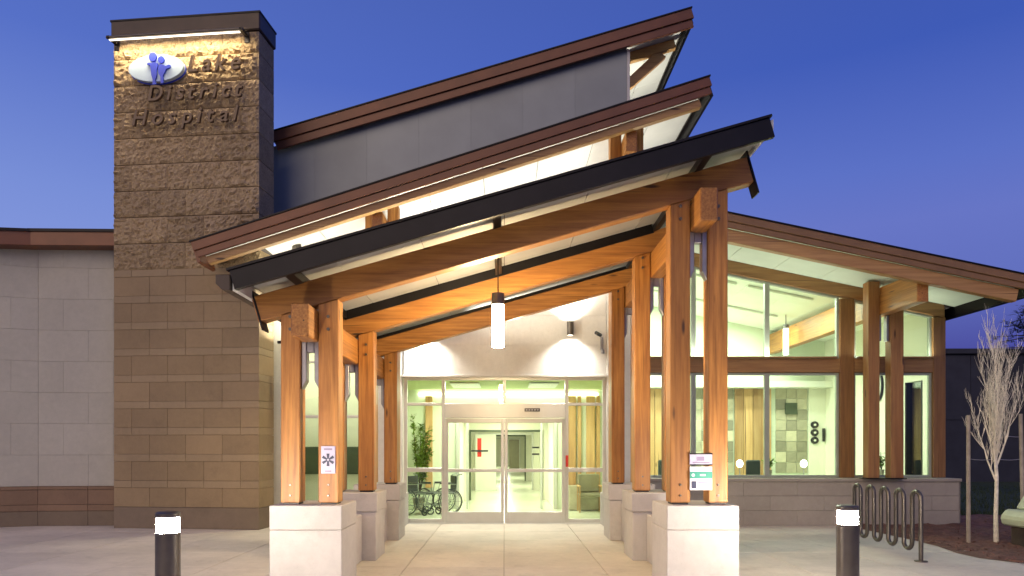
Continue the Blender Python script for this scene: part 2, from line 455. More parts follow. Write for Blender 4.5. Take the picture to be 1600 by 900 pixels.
# lamp bar
bar = thing('sign_lamp_bar', 'slim lit lamp bar under the dark cap of the tower', 'lamp', tloc(0,0,9.45), rz=-TH)
def lb(mb, name, mat, parent, bev=0., **k): return mb.build(name, mat, parent, bev, local=True, **k)
lb(MB().tube([(.06,-.30,.02),(2.80,-.30,.02)], .030, 10), 'housing', 'bronze_metal', bar, smooth=True)
lb(MB().box(.12,2.74,-.318,-.282,-.040,-.026), 'diffuser', 'tube_glow', bar)
for x in (.10, 2.76):
    lb(MB().box(x-.03,x+.03,-.33,-.02,.0,.045).box(x-.045,x+.045,-.07,-.04,-.10,.10), 'bracket', 'dark_metal', bar, .004)
al = light('AREA', 'lamp', (0,0,0), 150, (1,.80,.52), shape='RECTANGLE', size=2.6, size_y=.05)
al.parent = bar; al.location = (1.43,-.29,-.03); al.rotation_euler = (R(14),0,0)

# oval logo
lx, lz = tower_px(250, 112)
logo = thing('oval_logo_sign', 'white oval sign with two blue figures on the lit stone face', 'sign', tloc(lx,-.12,lz), rz=-TH)
def ell(cx, cz, rx, rz_, n=48, a0=0): return [(cx+rx*math.cos(2*math.pi*i/n), cz+rz_*math.sin(2*math.pi*i/n)) for i in range(n)]
lb(MB().prism(ell(0,0,.565,.265), -.02, .06), 'oval_plate', 'logo_plate', logo, .006)
lb(MB().prism(ell(0,-.012,.575,.275), .061, .075), 'rim', 'logo_blue', logo)
def fig(pts, head, hr, name):
    pts = [(a,b-.02) for a,b in pts]; head = (head[0], head[1]-.015)
    lb(MB().prism(pts, -.05, -.025).prism(ell(head[0],head[1],hr*.92,hr,18), -.05, -.025), name, 'logo_blue', logo)
fig([(-.17,.085),(-.14,.11),(-.06,.105),(.0,.115),(.06,.085),(.05,.02),(.03,-.05),(.035,-.14),(.005,-.22),(.02,-.315),(-.05,-.315),(-.045,-.22),(-.075,-.12),(-.085,-.03),(-.10,.055)], (-.045,.215), .088, 'adult_figure')
fig([(.075,.04),(.11,.075),(.17,.055),(.225,.03),(.29,.055),(.32,.035),(.30,-.005),(.23,-.03),(.20,-.09),(.165,-.15),(.165,-.30),(.115,-.30),(.11,-.17),(.07,-.10),(.065,-.03)], (.125,.155), .068, 'smaller_figure')
# lettering
def word(txt, px0, px1, py_base, size, label):
    x0, z0 = tower_px(px0, py_base); x1, _ = tower_px(px1, py_base)
    x0, z0 = x0, z0
    t = thing('sign_lettering', label, 'lettering', tloc(x0,-.03,z0), 'bronze words on the stone tower', rz=-TH)
    adv = [0]; objs = []
    for ch in txt:
        cu = bpy.data.curves.new('letter', 'FONT'); cu.body = ch; cu.size = size; cu.extrude = .03; cu.shear = .22; cu.offset = .004
        o = bpy.data.objects.new('letter', cu); C.objects.link(o)
        bpy.context.view_layer.update()
        me = bpy.data.meshes.new_from_object(o.evaluated_get(bpy.context.evaluated_depsgraph_get()))
        bpy.data.objects.remove(o)
        xs = [v.co.x for v in me.vertices]; me.name = 'letter'
        objs.append((me, min(xs), max(xs)))
    wds = [b-a for _,a,b in objs]; gap = ((x1-x0)-sum(wds))/(len(txt)-1); x = 0
    for i, (me, a, b) in enumerate(objs):
        me.transform(Matrix.Translation((-a,0,0))); me.transform(Matrix.Rotation(R(90),4,'X'))
        me.materials.clear(); me.materials.append(M['letter_bronze'])
        inst('letter', me, t, (x, -.14, 0)); x += wds[i]+gap
word('Lake', 302, 383, 120, .44, 'word Lake in bronze letters at the top right of the tower')
word('District', 240, 386, 165, .42, 'word District in bronze letters, middle line of the tower lettering')
word('Hospital', 216, 380, 203, .42, 'word Hospital in bronze letters, lowest line of the tower lettering')

# ================================================================== LEFT WING
lw = thing('left_wing', 'low pale block wing with brown base course and red-brown roof edge left of the tower', 'building', (-9.4,14.2,0))
ZA = 5.86
def wall_run(p0, p1, ztop0, ztop1, parent, n):
    v = Vector((p1[0]-p0[0], p1[1]-p0[1], 0)); L = v.length; ang = math.atan2(v.y, v.x); u = v/L; nrm = Vector((u.y,-u.x,0))
    def quad(mb, a0, a1, z0, z1a, z1b, out, back=.1, sl=0):
        P = [Vector((p0[0],p0[1],0))+u*a for a in (a0,a1)]
        f = [P[0]+nrm*out, P[1]+nrm*out, P[1]-nrm*back, P[0]-nrm*back]
        return mb.add([(f[0].x,f[0].y,z0),(f[1].x,f[1].y,z0+(z1b-z1a)*sl),(f[2].x,f[2].y,z0+(z1b-z1a)*sl),(f[3].x,f[3].y,z0)]+[(f[0].x,f[0].y,z1a),(f[1].x,f[1].y,z1b),(f[2].x,f[2].y,z1b),(f[3].x,f[3].y,z1a)],
                      [(0,3,2,1),(4,5,6,7),(0,1,5,4),(1,2,6,5),(2,3,7,6),(3,0,4,7)])
    zt = lambda a: ztop0+(ztop1-ztop0)*a/L
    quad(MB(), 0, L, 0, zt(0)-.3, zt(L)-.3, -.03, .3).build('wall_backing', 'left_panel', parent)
    cw = L/n
    for c in range(4):
        z0, z1 = [(0,.30),(.305,.43),(.435,.73),(.735,.80)][c]
        for i in range(n):
            a0, a1 = i*cw+.002, (i+1)*cw-.002
            quad(MB(), a0, a1, z0, z1, z1, [.02,.03,.02,.03][c]).build('block', ['tower_plinth','brown_block','brown_block','brown_block'][c], parent, .006)
    z = .806; r = 0
    while z < min(ztop0, ztop1)-.3:
        h = .63
        e = [0]+[(i+(.5 if r%2 else 1))*cw for i in range(n) if (i+(.5 if r%2 else 1))*cw < L-.01]+[L]
        for a0, a1 in zip(e, e[1:]):
            top = lambda a: min(z+h-.003, zt(a)-.28)
            if top(a0) <= z: continue
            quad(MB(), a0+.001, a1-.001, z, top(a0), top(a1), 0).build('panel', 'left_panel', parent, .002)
        z += h; r += 1
    # roof edge
    quad(MB(), 0, L, zt(0)-.29, zt(0), zt(L), .34, .5, 1).build('fascia', 'red_fascia', parent, .01)
    quad(MB(), 0, L, zt(0)-.02, zt(0)+.035, zt(L)+.035, .37, .5, 1).build('drip_edge', 'dark_metal', parent)
wall_run((-9.4,14.2), (-7.45,14.32), ZA, ZA+.02, lw, 2)
wall_run((-12.9,12.9), (-9.402,14.2), 5.62, ZA, lw, 4)
MB().flat([(-12.9,12.5),(-9.4,14.4),(-7.0,14.4),(-7.0,22),(-16,22),(-16,12.5)], 5.2, 5.3).build('roof', 'roof_membrane', lw)

# ================================================================== MAIN BUILDING
FY = 14.67
main = thing('main_building', 'hospital front with cream entrance wall and two tiers of red-edged sloping roofs', 'building', (0,FY,0))
r2 = lambda x: 7.04+.319*x
r3 = lambda x: 9.74+.295*x
pr = lambda x: 4.17+.283*x      # underside of canopy roof
# wall backing of the entrance (with openings)
MB().box(-2.10,2.12,FY+.03,FY+.25,3.10,5.3).build('entrance_wall', 'cream_panel', main)
zz = [3.10,3.72,4.34,4.96,5.58]
for a, b in zip(zz, zz[1:]):
    k = zz.index(a); xs = [-2.10,-1.05,0,1.05,2.12] if k%2 == 0 else [-2.10,-1.6,-.5,.55,1.6,2.12]
    for x0, x1 in zip(xs, xs[1:]):
        MB().box(x0+.0015,x1-.0015,FY,FY+.03,a+.0015,b-.0015).build('panel', 'cream_panel', main, .0015)
MB().box(-2.14,2.16,FY-.05,FY+.2,3.05,3.095).build('ledge', 'cream_panel', main, .006)
for s in (-1, 1):
    MB().box(*(sorted((s*2.13, 2.625 if s > 0 else -2.38))), FY-.03, FY+.25, 0, 5.6).build('pilaster', 'cream_panel', main, .01)
# upper wall under roof 2, above the canopy
MB().prism([(-4.9,4.3),(2.62,5.6),(2.62,r2(2.62)-.3),(-4.9,r2(-4.9)-.3)], FY+.26, FY+.42).build('upper_wall', 'cream_panel', main)
# wall between tower and windows on the left
MB().box(-4.95,-4.32,FY+.0,FY+.25,0,4.6).build('side_wall', 'cream_panel', main, .01)
MB().box(-2.88,-2.39,FY-.02,FY+.25,0,4.9).build('side_wall', 'cream_panel', main, .01)
MB().box(-4.32,-2.88,FY+.0,FY+.25,4.05,4.7).build('lintel', 'cream_panel', main, .01)
# left window
wn = MB().box(-4.32,-4.25,FY+.02,FY+.12,.02,4.05).box(-2.95,-2.88,FY+.02,FY+.12,.02,4.05).box(-4.25,-2.95,FY+.02,FY+.12,.02,.10).box(-4.25,-2.95,FY+.02,FY+.12,3.98,4.05).box(-4.25,-2.95,FY+.02,FY+.12,2.20,2.26).box(-4.25,-2.95,FY+.02,FY+.12,3.35,3.40).box(-3.64,-3.58,FY+.03,FY+.11,.10,3.98).build('window', 'aluminium', main, .004)
for x0,x1 in ((-4.25,-3.64),(-3.58,-2.95)):
    for z0,z1 in ((.10,2.20),(2.26,3.35),(3.40,3.98)):
        MB().box(x0,x1,FY+.06,FY+.068,z0,z1).build('pane', 'glass', wn)
# roof 2
RY = 12.6
o = MB().rake(-5.56, 3.63, 7.04, .319, -.14, -.004, RY+.02, 15.16, False).build('lower_roof', 'roof_membrane', main)
MB().rake(-5.60, 3.66, 7.04, .319, -.155, .0, RY-.04, RY+.02).build('fascia_board', 'red_fascia', o, .006)
MB().rake(-5.57, 3.63, 7.04, .319, -.275, -.158, RY-.01, RY+.04).build('fascia_board', 'red_fascia', o, .006)
MB().rake(-5.62, 3.68, 7.04, .319, .0, .022, RY-.06, RY+.10).build('drip_edge', 'dark_metal', o)
MB().rake(3.60, 3.66, 7.04, .319, -.30, .0, RY+.045, 15.16).build('eave_trim', 'dark_metal', o)
MB().rake(-5.62, -5.56, 7.04, .319, -.34, .0, RY+.045, 13.3).build('eave_gutter', 'red_fascia', o)
MB().rake(-5.45, 3.42, 7.04, .319, -.41, -.278, RY+.06, RY+.20).build('raking_beam', 'timber_pale', main, .006)
# soffit panels of roof 2
sx = [-5.54]+[-4.6+i*1.05 for i in range(8)]+[3.59]
for x0,x1 in zip(sx, sx[1:]):
    if x1 > x0+.05:
        y1 = 13.45 if x0 < -4.8 else FY+.24
        MB().rake(x0+.006, x1-.006, 7.04, .319, -.165, -.142, RY+.06, y1, False).build('soffit_panel', 'soffit_white', main)
for s in (-1, 1):
    for a, b in ((2.0,2.21),(2.42,2.63)):
        x0, x1 = sorted((s*a, s*b)); zt = r2(min(x0,x1))-.17
        MB().box(x0,x1,13.30,13.52,0,zt).build('post', 'timber_vertical', main, .01)
    x0, x1 = sorted((s*2.215, s*2.415)); zc = r2((x0+x1)/2)
    MB().box(x0,x1,12.82,14.9,zc-.80,zc-.42).build('bearer_beam', 'timber_deep', main, .01)
    MB().box(x0+.02,x1-.02,13.34,13.40,zc-1.15,zc-.805).build('steel_bracket', 'steel_plate', main, .01)
# cladding wall above roof 2 and roof 3
WY = 15.15
MB().prism([(-5.2,4.6),(2.64,7.3),(2.64,r3(2.64)-.2),(-5.2,r3(-5.2)-.2)], WY+.03, WY+.25).build('clerestory_wall', 'joint_dark', main)
xs = [-5.2+i*1.12 for i in range(8)]
xs = [x for x in xs if x < 2.5]+[2.64]
for x0,x1 in zip(xs, xs[1:]):
    MB().prism([(x0+.0012,r2(x0)-.1),(x1-.0012,r2(x1)-.1),(x1-.0012,r3(x1)-.3),(x0+.0012,r3(x0)-.3)], WY, WY+.03).build('cladding_panel', 'grey_cladding', main)
MB().box(2.642,2.70,WY-.01,20,6.9,r3(2.67)-.37).build('corner_trim', 'cream_panel', main)
o = MB().rake(-4.95, 3.93, 9.74, .295, -.14, -.004, 15.02, 20, False).build('upper_roof', 'roof_membrane', main)
MB().rake(-4.97, 3.97, 9.74, .295, -.20, .0, 14.94, 15.0).build('fascia_board', 'red_fascia', o, .006)
MB().rake(-4.94, 3.93, 9.74, .295, -.36, -.203, 14.98, 15.04).build('fascia_board', 'red_fascia', o, .006)
MB().rake(-4.99, 3.99, 9.74, .295, .0, .024, 14.92, 15.10).build('drip_edge', 'dark_metal', o)
MB().rake(3.90, 3.965, 9.74, .295, -.26, .0, 15.045, 20).build('eave_trim', 'dark_metal', o)
for x0,x1 in ((2.6,3.25),(3.25,3.89)):
    for y0,y1 in ((15.045,16.3),(16.3,17.6),(17.6,19.9)):
        MB().rake(x0+.005,x1-.005,9.74,.295,-.165,-.142,y0+.004,y1-.004,False).build('soffit_panel', 'soffit_white', main)
MB().rake(2.71,3.72,9.74,.295,-.36,-.168,15.65,15.80).build('outrigger', 'timber_pale', main, .008)
MB().prism([(2.71,9.52),(2.86,9.62),(3.60,10.28),(3.50,10.36),(3.32,10.33),(2.71,9.76)], 15.66, 15.79).build('brace', 'timber_pale', main, .006)

# entrance storefront
X0, X1 = -2.10, 2.12
sf = MB()
sf.box(X0,X0+.07,FY+.03,FY+.13,0,3.05).box(X1-.07,X1,FY+.03,FY+.13,0,3.05).box(X0+.07,X1-.07,FY+.03,FY+.13,2.99,3.05)
for x in (-1.31, 1.27): sf.box(x,x+.07,FY+.025,FY+.135,0,2.99)
sf.box(-.035,.035,FY+.03,FY+.13,2.52,2.99)
for a,b in ((X0+.07,-1.31),(1.34,X1-.07)):
    sf.box(a,b,FY+.035,FY+.125,0,.09).box(a,b,FY+.035,FY+.125,1.07,1.16).box(a,b,FY+.035,FY+.125,2.46,2.52)
sfo = sf.build('entrance_glazing', 'aluminium', main, .004)
for a,b in ((X0+.07,-1.31),(1.34,X1-.07)):
    for z0,z1 in ((.09,1.07),(1.16,2.46),(2.52,2.99)):
        MB().box(a,b,FY+.07,FY+.078,z0,z1).build('pane', 'glass', sfo)
for a,b in ((-1.24,-.035),(.035,1.27)):
    MB().box(a,b,FY+.07,FY+.078,2.50,2.99).build('pane', 'glass', sfo)
hd = MB().box(-1.24,1.27,FY-.04,FY+.12,2.20,2.50).build('door_operator', 'aluminium', main, .008)
MB().box(.42,.74,FY-.048,FY-.041,2.33,2.40).build('black_plate', 'black_plastic', hd, .002)
for i in range(5):
    MB().box(.445+i*.058,.48+i*.058,FY-.052,FY-.0485,2.352,2.378).build('pale_mark', 'steel_plate', hd)
for a,b,lab in ((-1.235,-.006,None),(.006,1.265,None)):
    d = MB()
    d.box(a,a+.065,FY+.0,FY+.05,.012,2.19).box(b-.065,b,FY+.0,FY+.05,.012,2.19).box(a+.065,b-.065,FY+.0,FY+.05,2.10,2.19)
    d.box(a+.065,b-.065,FY+.0,FY+.05,.012,.24).box(a+.065,b-.065,FY+.0,FY+.05,1.07,1.14)
    do = d.build('sliding_door', 'aluminium', main, .004)
    for z0,z1 in ((.24,1.07),(1.14,2.10)):
        MB().box(a+.065,b-.065,FY+.02,FY+.028,z0,z1).build('pane', 'glass', do)
MB().box(X0,X1,FY-.10,FY+.24,.0,.012).build('threshold', 'aluminium', main)
MB().box(1.28,1.335,FY+.012,FY+.024,1.18,1.42).build('notice', 'red_paint', main, label='red notice on the right door jamb')

# ================================================================== ENTRANCE CANOPY
can = thing('entrance_canopy', 'timber entrance canopy on paired posts and concrete pedestals with black roof edge', 'canopy', (0,10,0))
FR = [7.7, 9.85, 12.0]; PH = .955
rb = lambda x: 3.78+.283*x
for y in FR:
    for s in (-1, 1):
        x0, x1 = sorted((s*1.78, s*2.57))
        body = MB()
        if y == FR[0]: body.box(x0,x1,y,y+.78,0,PH-.27)
        else:
            xi, xo = sorted((s*1.80, s*2.54)); body.box(xi,xo,y+.02,y+.74,0,PH-.27)
        p = body.build('pedestal', 'pedestal_concrete', can, .007)
        MB().box(x0-.0,x1+.0,y-.002,y+.78,PH-.266,PH).build('pedestal_cap', 'pedestal_concrete', p, .007)
for y in FR[:2]:
    for s in (-1, 1):
        x0, x1 = sorted((s*1.99, s*2.36))
        MB().box(x0,x1,y+.785,y+2.14,0,.66).build('low_wall', 'pedestal_concrete', can, .014)
for s in (-1,1):
    x0, x1 = sorted((s*1.99, s*2.36)); MB().box(x0,x1,12.785,FY-.04,0,.66).build('low_wall', 'pedestal_concrete', can, .014)
for y in FR:
    yc = y+.17
    for s in (-1, 1):
        for a, b in ((1.855,2.08),(2.285,2.50)):
            x0, x1 = sorted((s*a, s*b))
            pl = rb(x0)
            MB().prism([(x0,PH+.02),(x1,PH+.02),(x1,rb(x1)-.002),(x0,rb(x0)-.002)], yc, yc+.22).build('column', 'timber_vertical', can, .009)
            MB().box(x0+.02,x1-.02,yc+.02,yc+.20,PH,PH+.02).build('base_plate', 'dark_metal', can)
        # steel brackets inside the gap
        zc = rb(s*2.18)-.36
        for q in (0, 1):
            xa = s*2.083 if q == 0 else s*2.282; dirn = s if q == 0 else -s
            x0, x1 = sorted((xa, xa+dirn*.055)); top = zc-.004; bt = zc-.56
            if (dirn > 0): pts = [(x0,bt),(x1,bt+.10),(x1,top),(x0,top)]
            else: pts = [(x1,bt),(x1,top),(x0,top),(x0,bt+.10)]
            MB().prism(pts, yc+.05, yc+.17).build('steel_bracket', 'steel_plate', can, .006)
        MB().box(*sorted((s*2.14,s*2.225)), yc+.06, yc+.14, zc-.14, zc-.004).build('steel_bracket', 'steel_plate', can, .008)
        MB().tube([(s*2.09,yc+.10,zc-.10),(s*2.275,yc+.10,zc-.10)], .018, 8).build('bolt', 'dark_metal', can)
for y in FR:
    for s_ in (-1, 1):
        for a, b in ((1.855,2.08),(2.285,2.50)):
            xc = s_*(a+b)/2; zc = rb(s_*2.18)-.18
            for dz in (-.07, .07):
                MB().tube([(xc,y+.172,zc+dz),(xc,y+.150,zc+dz)], .019, 6).build('bolt', 'bronze_metal', can)
            for dz in (.10, .22):
                MB().tube([(xc,y+.172,PH+dz),(xc,y+.156,PH+dz)], .013, 6).build('bolt', 'bronze_metal', can)
# bearers running in depth, through the paired columns
for s in (-1, 1):
    x0, x1 = sorted((s*2.088, s*2.277)); zt = rb(min(x0,x1))-.004
    MB().box(x0,x1,7.50,13.6,zt-.355,zt).build('bearer_beam', 'timber_deep', can, .012)
# raking beams
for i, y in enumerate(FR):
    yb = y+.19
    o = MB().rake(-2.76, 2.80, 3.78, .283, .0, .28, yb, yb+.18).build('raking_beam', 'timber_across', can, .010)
    if i == 0:
        for x in (-2.745, 2.80):
            MB().rake(x, x+.022, 3.78, .283, -.13 if x > 0 else -.10, .34, yb-.01, yb+.19).build('end_plate', 'dark_metal', o, .003)
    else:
        MB().rake(-2.2, 2.2, 3.78, .283, .245 if i == 1 else .285, .383 if i == 1 else .33, yb-.02 if i == 1 else yb+.01, yb-.001 if i == 1 else yb+.07).build('shade_strip', 'dark_metal', o, .003)  # dark strip standing in for the shaded gap above the beam
for x in (-2.29, -.08, 2.17):
    z = pr(x)
    MB().prism([(x-.045,z-.112),(x+.045,z-.086),(x+.045,z+.004),(x-.045,z-.022)], 7.46, 13.55).build('purlin', 'dark_metal', can)
sx = [-2.80,-1.87,-.935,0,.935,1.87,2.80]; sy = [7.41,8.65,9.9,11.15,12.4,13.6]
for x0,x1 in zip(sx,sx[1:]):
    for y0,y1 in zip(sy,sy[1:]):
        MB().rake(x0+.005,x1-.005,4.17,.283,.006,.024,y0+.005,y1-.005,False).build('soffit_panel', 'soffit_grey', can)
o = MB().rake(-2.82,2.80,4.17,.283,.026,.062,7.405,13.62,False).build('roof_deck', 'roof_membrane', can)
MB().rake(-2.85,2.79,4.17,.283,-.125,.075,7.34,7.40).build('fascia', 'dark_metal', o, .006)
MB().rake(-2.87,2.81,4.17,.283,.075,.098,7.32,7.46).build('drip_edge', 'dark_metal', o)
MB().rake(2.80,2.83,4.17,.283,-.04,.07,7.40,13.62,False).build('edge_trim', 'soffit_white', o)
MB().rake(-2.86,-2.822,4.17,.283,-.12,.07,7.41,13.62,False).build('edge_trim', 'soffit_white', o)
zg = pr(-2.9)
MB().prism([(-3.02,zg+.05),(-3.02,zg-.04),(-2.95,zg-.11),(-2.87,zg-.11),(-2.87,zg+.05)], 7.36, 13.62).build('gutter', 'cap_metal', o, .004)

# pendant lamp
pd = thing('pendant_lamp', 'long glowing tube lamp hung from the middle of the canopy', 'lamp', (-.08,8.95,2.80))
pz = 2.87
MB().cyl(-.08,8.95,pz,pz+.53,.074,24).build('glass_tube', 'pendant_glow', pd, smooth=True)
MB().cyl(-.08,8.95,pz+.531,pz+.68,.082,24).build('collar', 'bronze_metal', pd, .004, True)
MB().cyl(-.08,8.95,pz+.68,4.02,.008,8).build('stem', 'dark_metal', pd)
MB().cyl(-.08,8.95,4.01,4.045,.06,16).build('canopy_plate', 'dark_metal', pd)

# wall sconces
for sxp, lab in ((1.36, 'cylinder wall light glowing up and down right of the entrance doors'), (-1.62, 'cylinder wall light half hidden behind the third beam left of the doors')):
    sz = 4.05
    s_ = thing('wall_light', lab, 'lamp', (sxp,FY-.16,sz), 'up-and-down wall lights')
    MB().cyl(sxp,FY-.16,sz-.15,sz+.13,.07,20).build('housing', 'bronze_metal', s_, .004, True)
    MB().box(sxp-.03,sxp+.03,FY-.10,FY-.005,sz-.04,sz+.04).build('bracket', 'bronze_metal', s_, .004)
    MB().cyl(sxp,FY-.16,sz-.156,sz-.1505,.055,20).build('lens', 'tube_glow', s_)
    MB().cyl(sxp,FY-.16,sz+.1305,sz+.136,.055,20).build('lens', 'tube_glow', s_)
    for d, rx in ((-.17,R(12)), (.15,R(165))):
        l = light('SPOT', 'bulb', (0,0,d), 380 if d < 0 else 300, (1,.97,.88), (rx,0,0), spot_size=R(135), spot_blend=1, shadow_soft_size=.10); l.parent = s_
# camera on the wall
cm = thing('security_camera', 'small dark camera on an arm at the right end of the entrance wall', 'camera', (1.98,FY-.02,3.8))
cx, cz_ = pt(940, 535, FY)
MB().box(cx-.03,cx+.03,FY-.05,FY-.002,cz_-.16,cz_+.10).build('wall_bracket', 'steel_plate', cm, .006)
MB().tube([(cx,FY-.04,cz_+.04),(cx-.03,FY-.12,cz_+.09),(cx-.07,FY-.16,cz_+.13)], .014, 8).build('arm', 'steel_plate', cm, 0, True)
MB().tube([(cx-.04,FY-.12,cz_+.13),(cx-.15,FY-.26,cz_+.16)], .038, 12).build('body', 'black_plastic', cm, 0, True)
MB().cyl(cx+.01,FY-.06,cz_-.24,cz_-.16,.035,12).build('sensor', 'steel_plate', cm, 0, True)

# signs on the columns
sg = thing('column_sign', 'lavender sign with dark six-armed star on the left front inner column', 'sign', (-1.965,7.85,1.46))
x0, z0 = pt(502, 740, 7.86); x1, z1 = pt(524, 697, 7.86); cx, cz = (x0+x1)/2, (z0+z1)/2
MB().box(x0,x1,7.850,7.866,z0,z1).build('plate', 'sign_lavender', sg, .003)
for k in range(6):
    a = k*math.pi/3+math.pi/2; c, s = math.cos(a), math.sin(a)
    r0, r1, hw = .012, .070, .016
    pts = [(cx+c*r0-s*hw*.5, cz+s*r0+c*hw*.5), (cx+c*r0+s*hw*.5, cz+s*r0-c*hw*.5), (cx+c*r1+s*hw, cz+s*r1-c*hw), (cx+c*r1-s*hw, cz+s*r1+c*hw)]
    MB().prism(pts, 7.843, 7.8485).build('star_arm', 'sign_navy', sg)
MB().box(cx-.045,cx+.045,7.843,7.8485,z1-.045,z1-.025).build('text_line', 'sign_purple', sg)
MB().box(cx-.035,cx+.035,7.843,7.8485,z0+.02,z0+.035).build('text_line', 'sign_purple', sg)

def gap_sign(py0, py1, name, label, kind):
    t = thing(name, label, 'sign', (2.18,7.85,1.3))
    x0, z0 = pt(1078, py1, 7.84); x1, z1 = pt(1113, py0, 7.84)
    MB().box(x0,x1,7.842,7.858,z0,z1).build('plate', 'sign_lavender' if kind == 0 else 'sign_white', t, .003)
    if kind == 0:
        MB().box(x0,x1,7.834,7.8415,z1-.014,z1).build('frame_rail', 'dark_metal', t)
        MB().box(x0,x1,7.834,7.8415,z0,z0+.010).build('frame_rail', 'dark_metal', t)
        MB().box(x0+.08,x1-.09,7.836,7.8415,z0+.05,z1-.04).build('text_block', 'sign_purple', t)
        MB().box(x0+.03,x1-.03,7.836,7.8415,z0+.025,z0+.037).build('text_line', 'sign_purple', t)
    else:
        zm = z0+(z1-z0)*.50
        MB().box(x0,x1,7.834,7.8415,zm,zm+.075).build('green_band', 'sign_green', t)
        MB().cyl(0,0,0,0,0) if False else None
        MB().prism(ell(x0+.035,zm+.037,.018,.018,16), 7.829, 7.8335).build('white_dot', 'sign_white', t)
        MB().box(x0+.11,x0+.17,7.829,7.8335,zm+.028,zm+.047).build('text_line', 'sign_white', t)
        MB().box(x0+.02,x0+.07,7.836,7.8415,z0+.02,z0+.10).build('picture_patch', 'sign_navy', t)
        MB().box(x0+.09,x1-.03,7.836,7.8415,z0+.08,z0+.092).build('text_line', 'sign_purple', t)
        MB().box(x0+.09,x1-.05,7.836,7.8415,z0+.05,z0+.062).build('text_line', 'sign_purple', t)
        MB().box(x0+.02,x0+.08,7.836,7.8415,zm+.10,z1-.02).build('picture_patch', 'sign_lavender', t)
gap_sign(708, 727, 'notice_board', 'lavender-white notice between the right front columns, above the green-banded one', 0)
gap_sign(729, 766, 'notice_board', 'white notice with green band between the right front columns', 1)

# ================================================================== GLAZED WING
wing = thing('glazed_wing', 'single-storey glazed wing with brown timber posts under a low sloping roof', 'building', (6,FY,0))
wt = lambda x: 5.76-.208*(x-4.055); WZ = 5.76+.208*4.055
o = MB().rake(2.72, 9.40, WZ, -.208, -.11, -.004, RY+.03, 20.3, False).build('wing_roof', 'roof_membrane', wing)
MB().rake(2.72, 9.46, WZ, -.208, -.13, .0, RY-.04, RY+.02).build('fascia_board', 'wing_fascia', o, .006)
MB().rake(2.72, 9.42, WZ, -.208, -.235, -.132, RY-.01, RY+.04).build('fascia_board', 'wing_fascia', o, .006)
MB().rake(2.72, 9.48, WZ, -.208, .0, .022, RY-.06, RY+.10).build('drip_edge', 'dark_metal', o)
MB().rake(9.40, 9.46, WZ, -.208, -.34, .0, RY+.045, 20.3, False).build('eave_gutter', 'dark_metal', o)
MB().rake(2.72, 9.30, WZ, -.208, -.46, -.237, RY+.05, RY+.19).build('raking_beam', 'timber_pale', wing, .008)
sx = [2.75+i*.95 for i in range(7)]+[9.39]
for x0,x1 in zip(sx, sx[1:]):
    for y0,y1 in ((RY+.045,13.65),(13.65,FY+.02)):
        MB().rake(x0+.005,x1-.005,WZ,-.208,-.132,-.112,y0+.003,y1-.003,False).build('soffit_panel', 'soffit_green', wing)
    MB().rake(x0+.003,x1-.003,WZ,-.208,-.132,-.112,FY+.18,20.0,False).build('ceiling_panel', 'room_white', wing)
MB().rake(2.63,9.19,WZ,-.208,-.40,-.135,FY+.02,FY+.17,False).build('header_beam', 'timber_brown_across', wing, .006)
# low wall of blocks with ledge
wb = 14.25
MB().box(2.66,9.20,wb+.03,FY+.2,0,.90).build('low_wall', 'grey_block', wing)
for r,(z0,z1) in enumerate(((0,.31),(.316,.60),(.606,.885))):
    e = [2.66]+[2.66+(i+(.5 if r%2 else 1))*1.09 for i in range(6) if 2.66+(i+(.5 if r%2 else 1))*1.09 < 9.15]+[9.22]
    for x0,x1 in zip(e,e[1:]): MB().box(x0+.0015,x1-.0015,wb,wb+.03,z0,z1).build('block', 'grey_block', wing, .003)
MB().box(9.202,9.23,wb,FY+.2,0,.885).build('block', 'grey_block', wing, .004)
MB().box(2.64,9.25,wb-.03,FY+.22,.89,.955).build('ledge', 'grey_block', wing, .010)
GY = FY+.06
posts = [(7.00,7.30),(8.94,9.20)]
for a,b in posts+[(2.63,2.72)]:
    MB().box(a,b,FY+.0,FY+.19,.956,wt(b)-.395).build('post', 'timber_brown', wing, .008)
segs = [(2.72,7.00),(7.30,8.94)]
for a,b in segs: MB().box(a,b,FY+.01,FY+.18,3.15,3.44).build('mid_rail', 'timber_brown_across', wing, .006)
def pane_group(a, b, z0, topf):
    zt0, zt1 = topf(a), topf(b); t = .05
    fr = MB().box(a,a+t,GY,GY+.08,z0,zt0-.002).box(b-t,b,GY,GY+.08,z0,zt1-.002).box(a+t,b-t,GY,GY+.08,z0,z0+t)
    fr.prism([(a+t,topf(a+t)-t),(b-t,topf(b-t)-t),(b-t,topf(b-t)-.002),(a+t,topf(a+t)-.002)], GY, GY+.08)
    f = fr.build('window', 'window_frame', wing, .003)
    MB().prism([(a+t,z0+t),(b-t,z0+t),(b-t,topf(b-t)-t),(a+t,topf(a+t)-t)], GY+.03, GY+.038).build('pane', 'glass', f)
top_hi = lambda x: wt(x)-.402
for a,b in ((2.72,3.96),(3.96,5.50),(5.50,7.00),(7.30,8.94)):
    pane_group(a, b, 3.442, top_hi); pane_group(a, b, .957, lambda x: 3.148)
# paired posts in front and bearer through them
for a,b in ((7.27,7.50),(7.72,7.98)):
    MB().box(a,b,14.06,14.28,.97,wt(b)-.47 if a > 7.6 else wt(b)-.14).build('post', 'timber_brown', wing, .009)
MB().box(7.22,8.02,14.02,14.32,.956,.975).build('base_plate', 'dark_metal', wing)
MB().box(7.505,7.715,RY+.20,20.0,4.24,4.78).build('bearer_beam', 'timber_deep', wing, .010)
for x in (7.512, 7.665):
    MB().box(x,x+.045,14.11,14.23,3.72,4.235).build('steel_bracket', 'steel_plate', wing, .006)
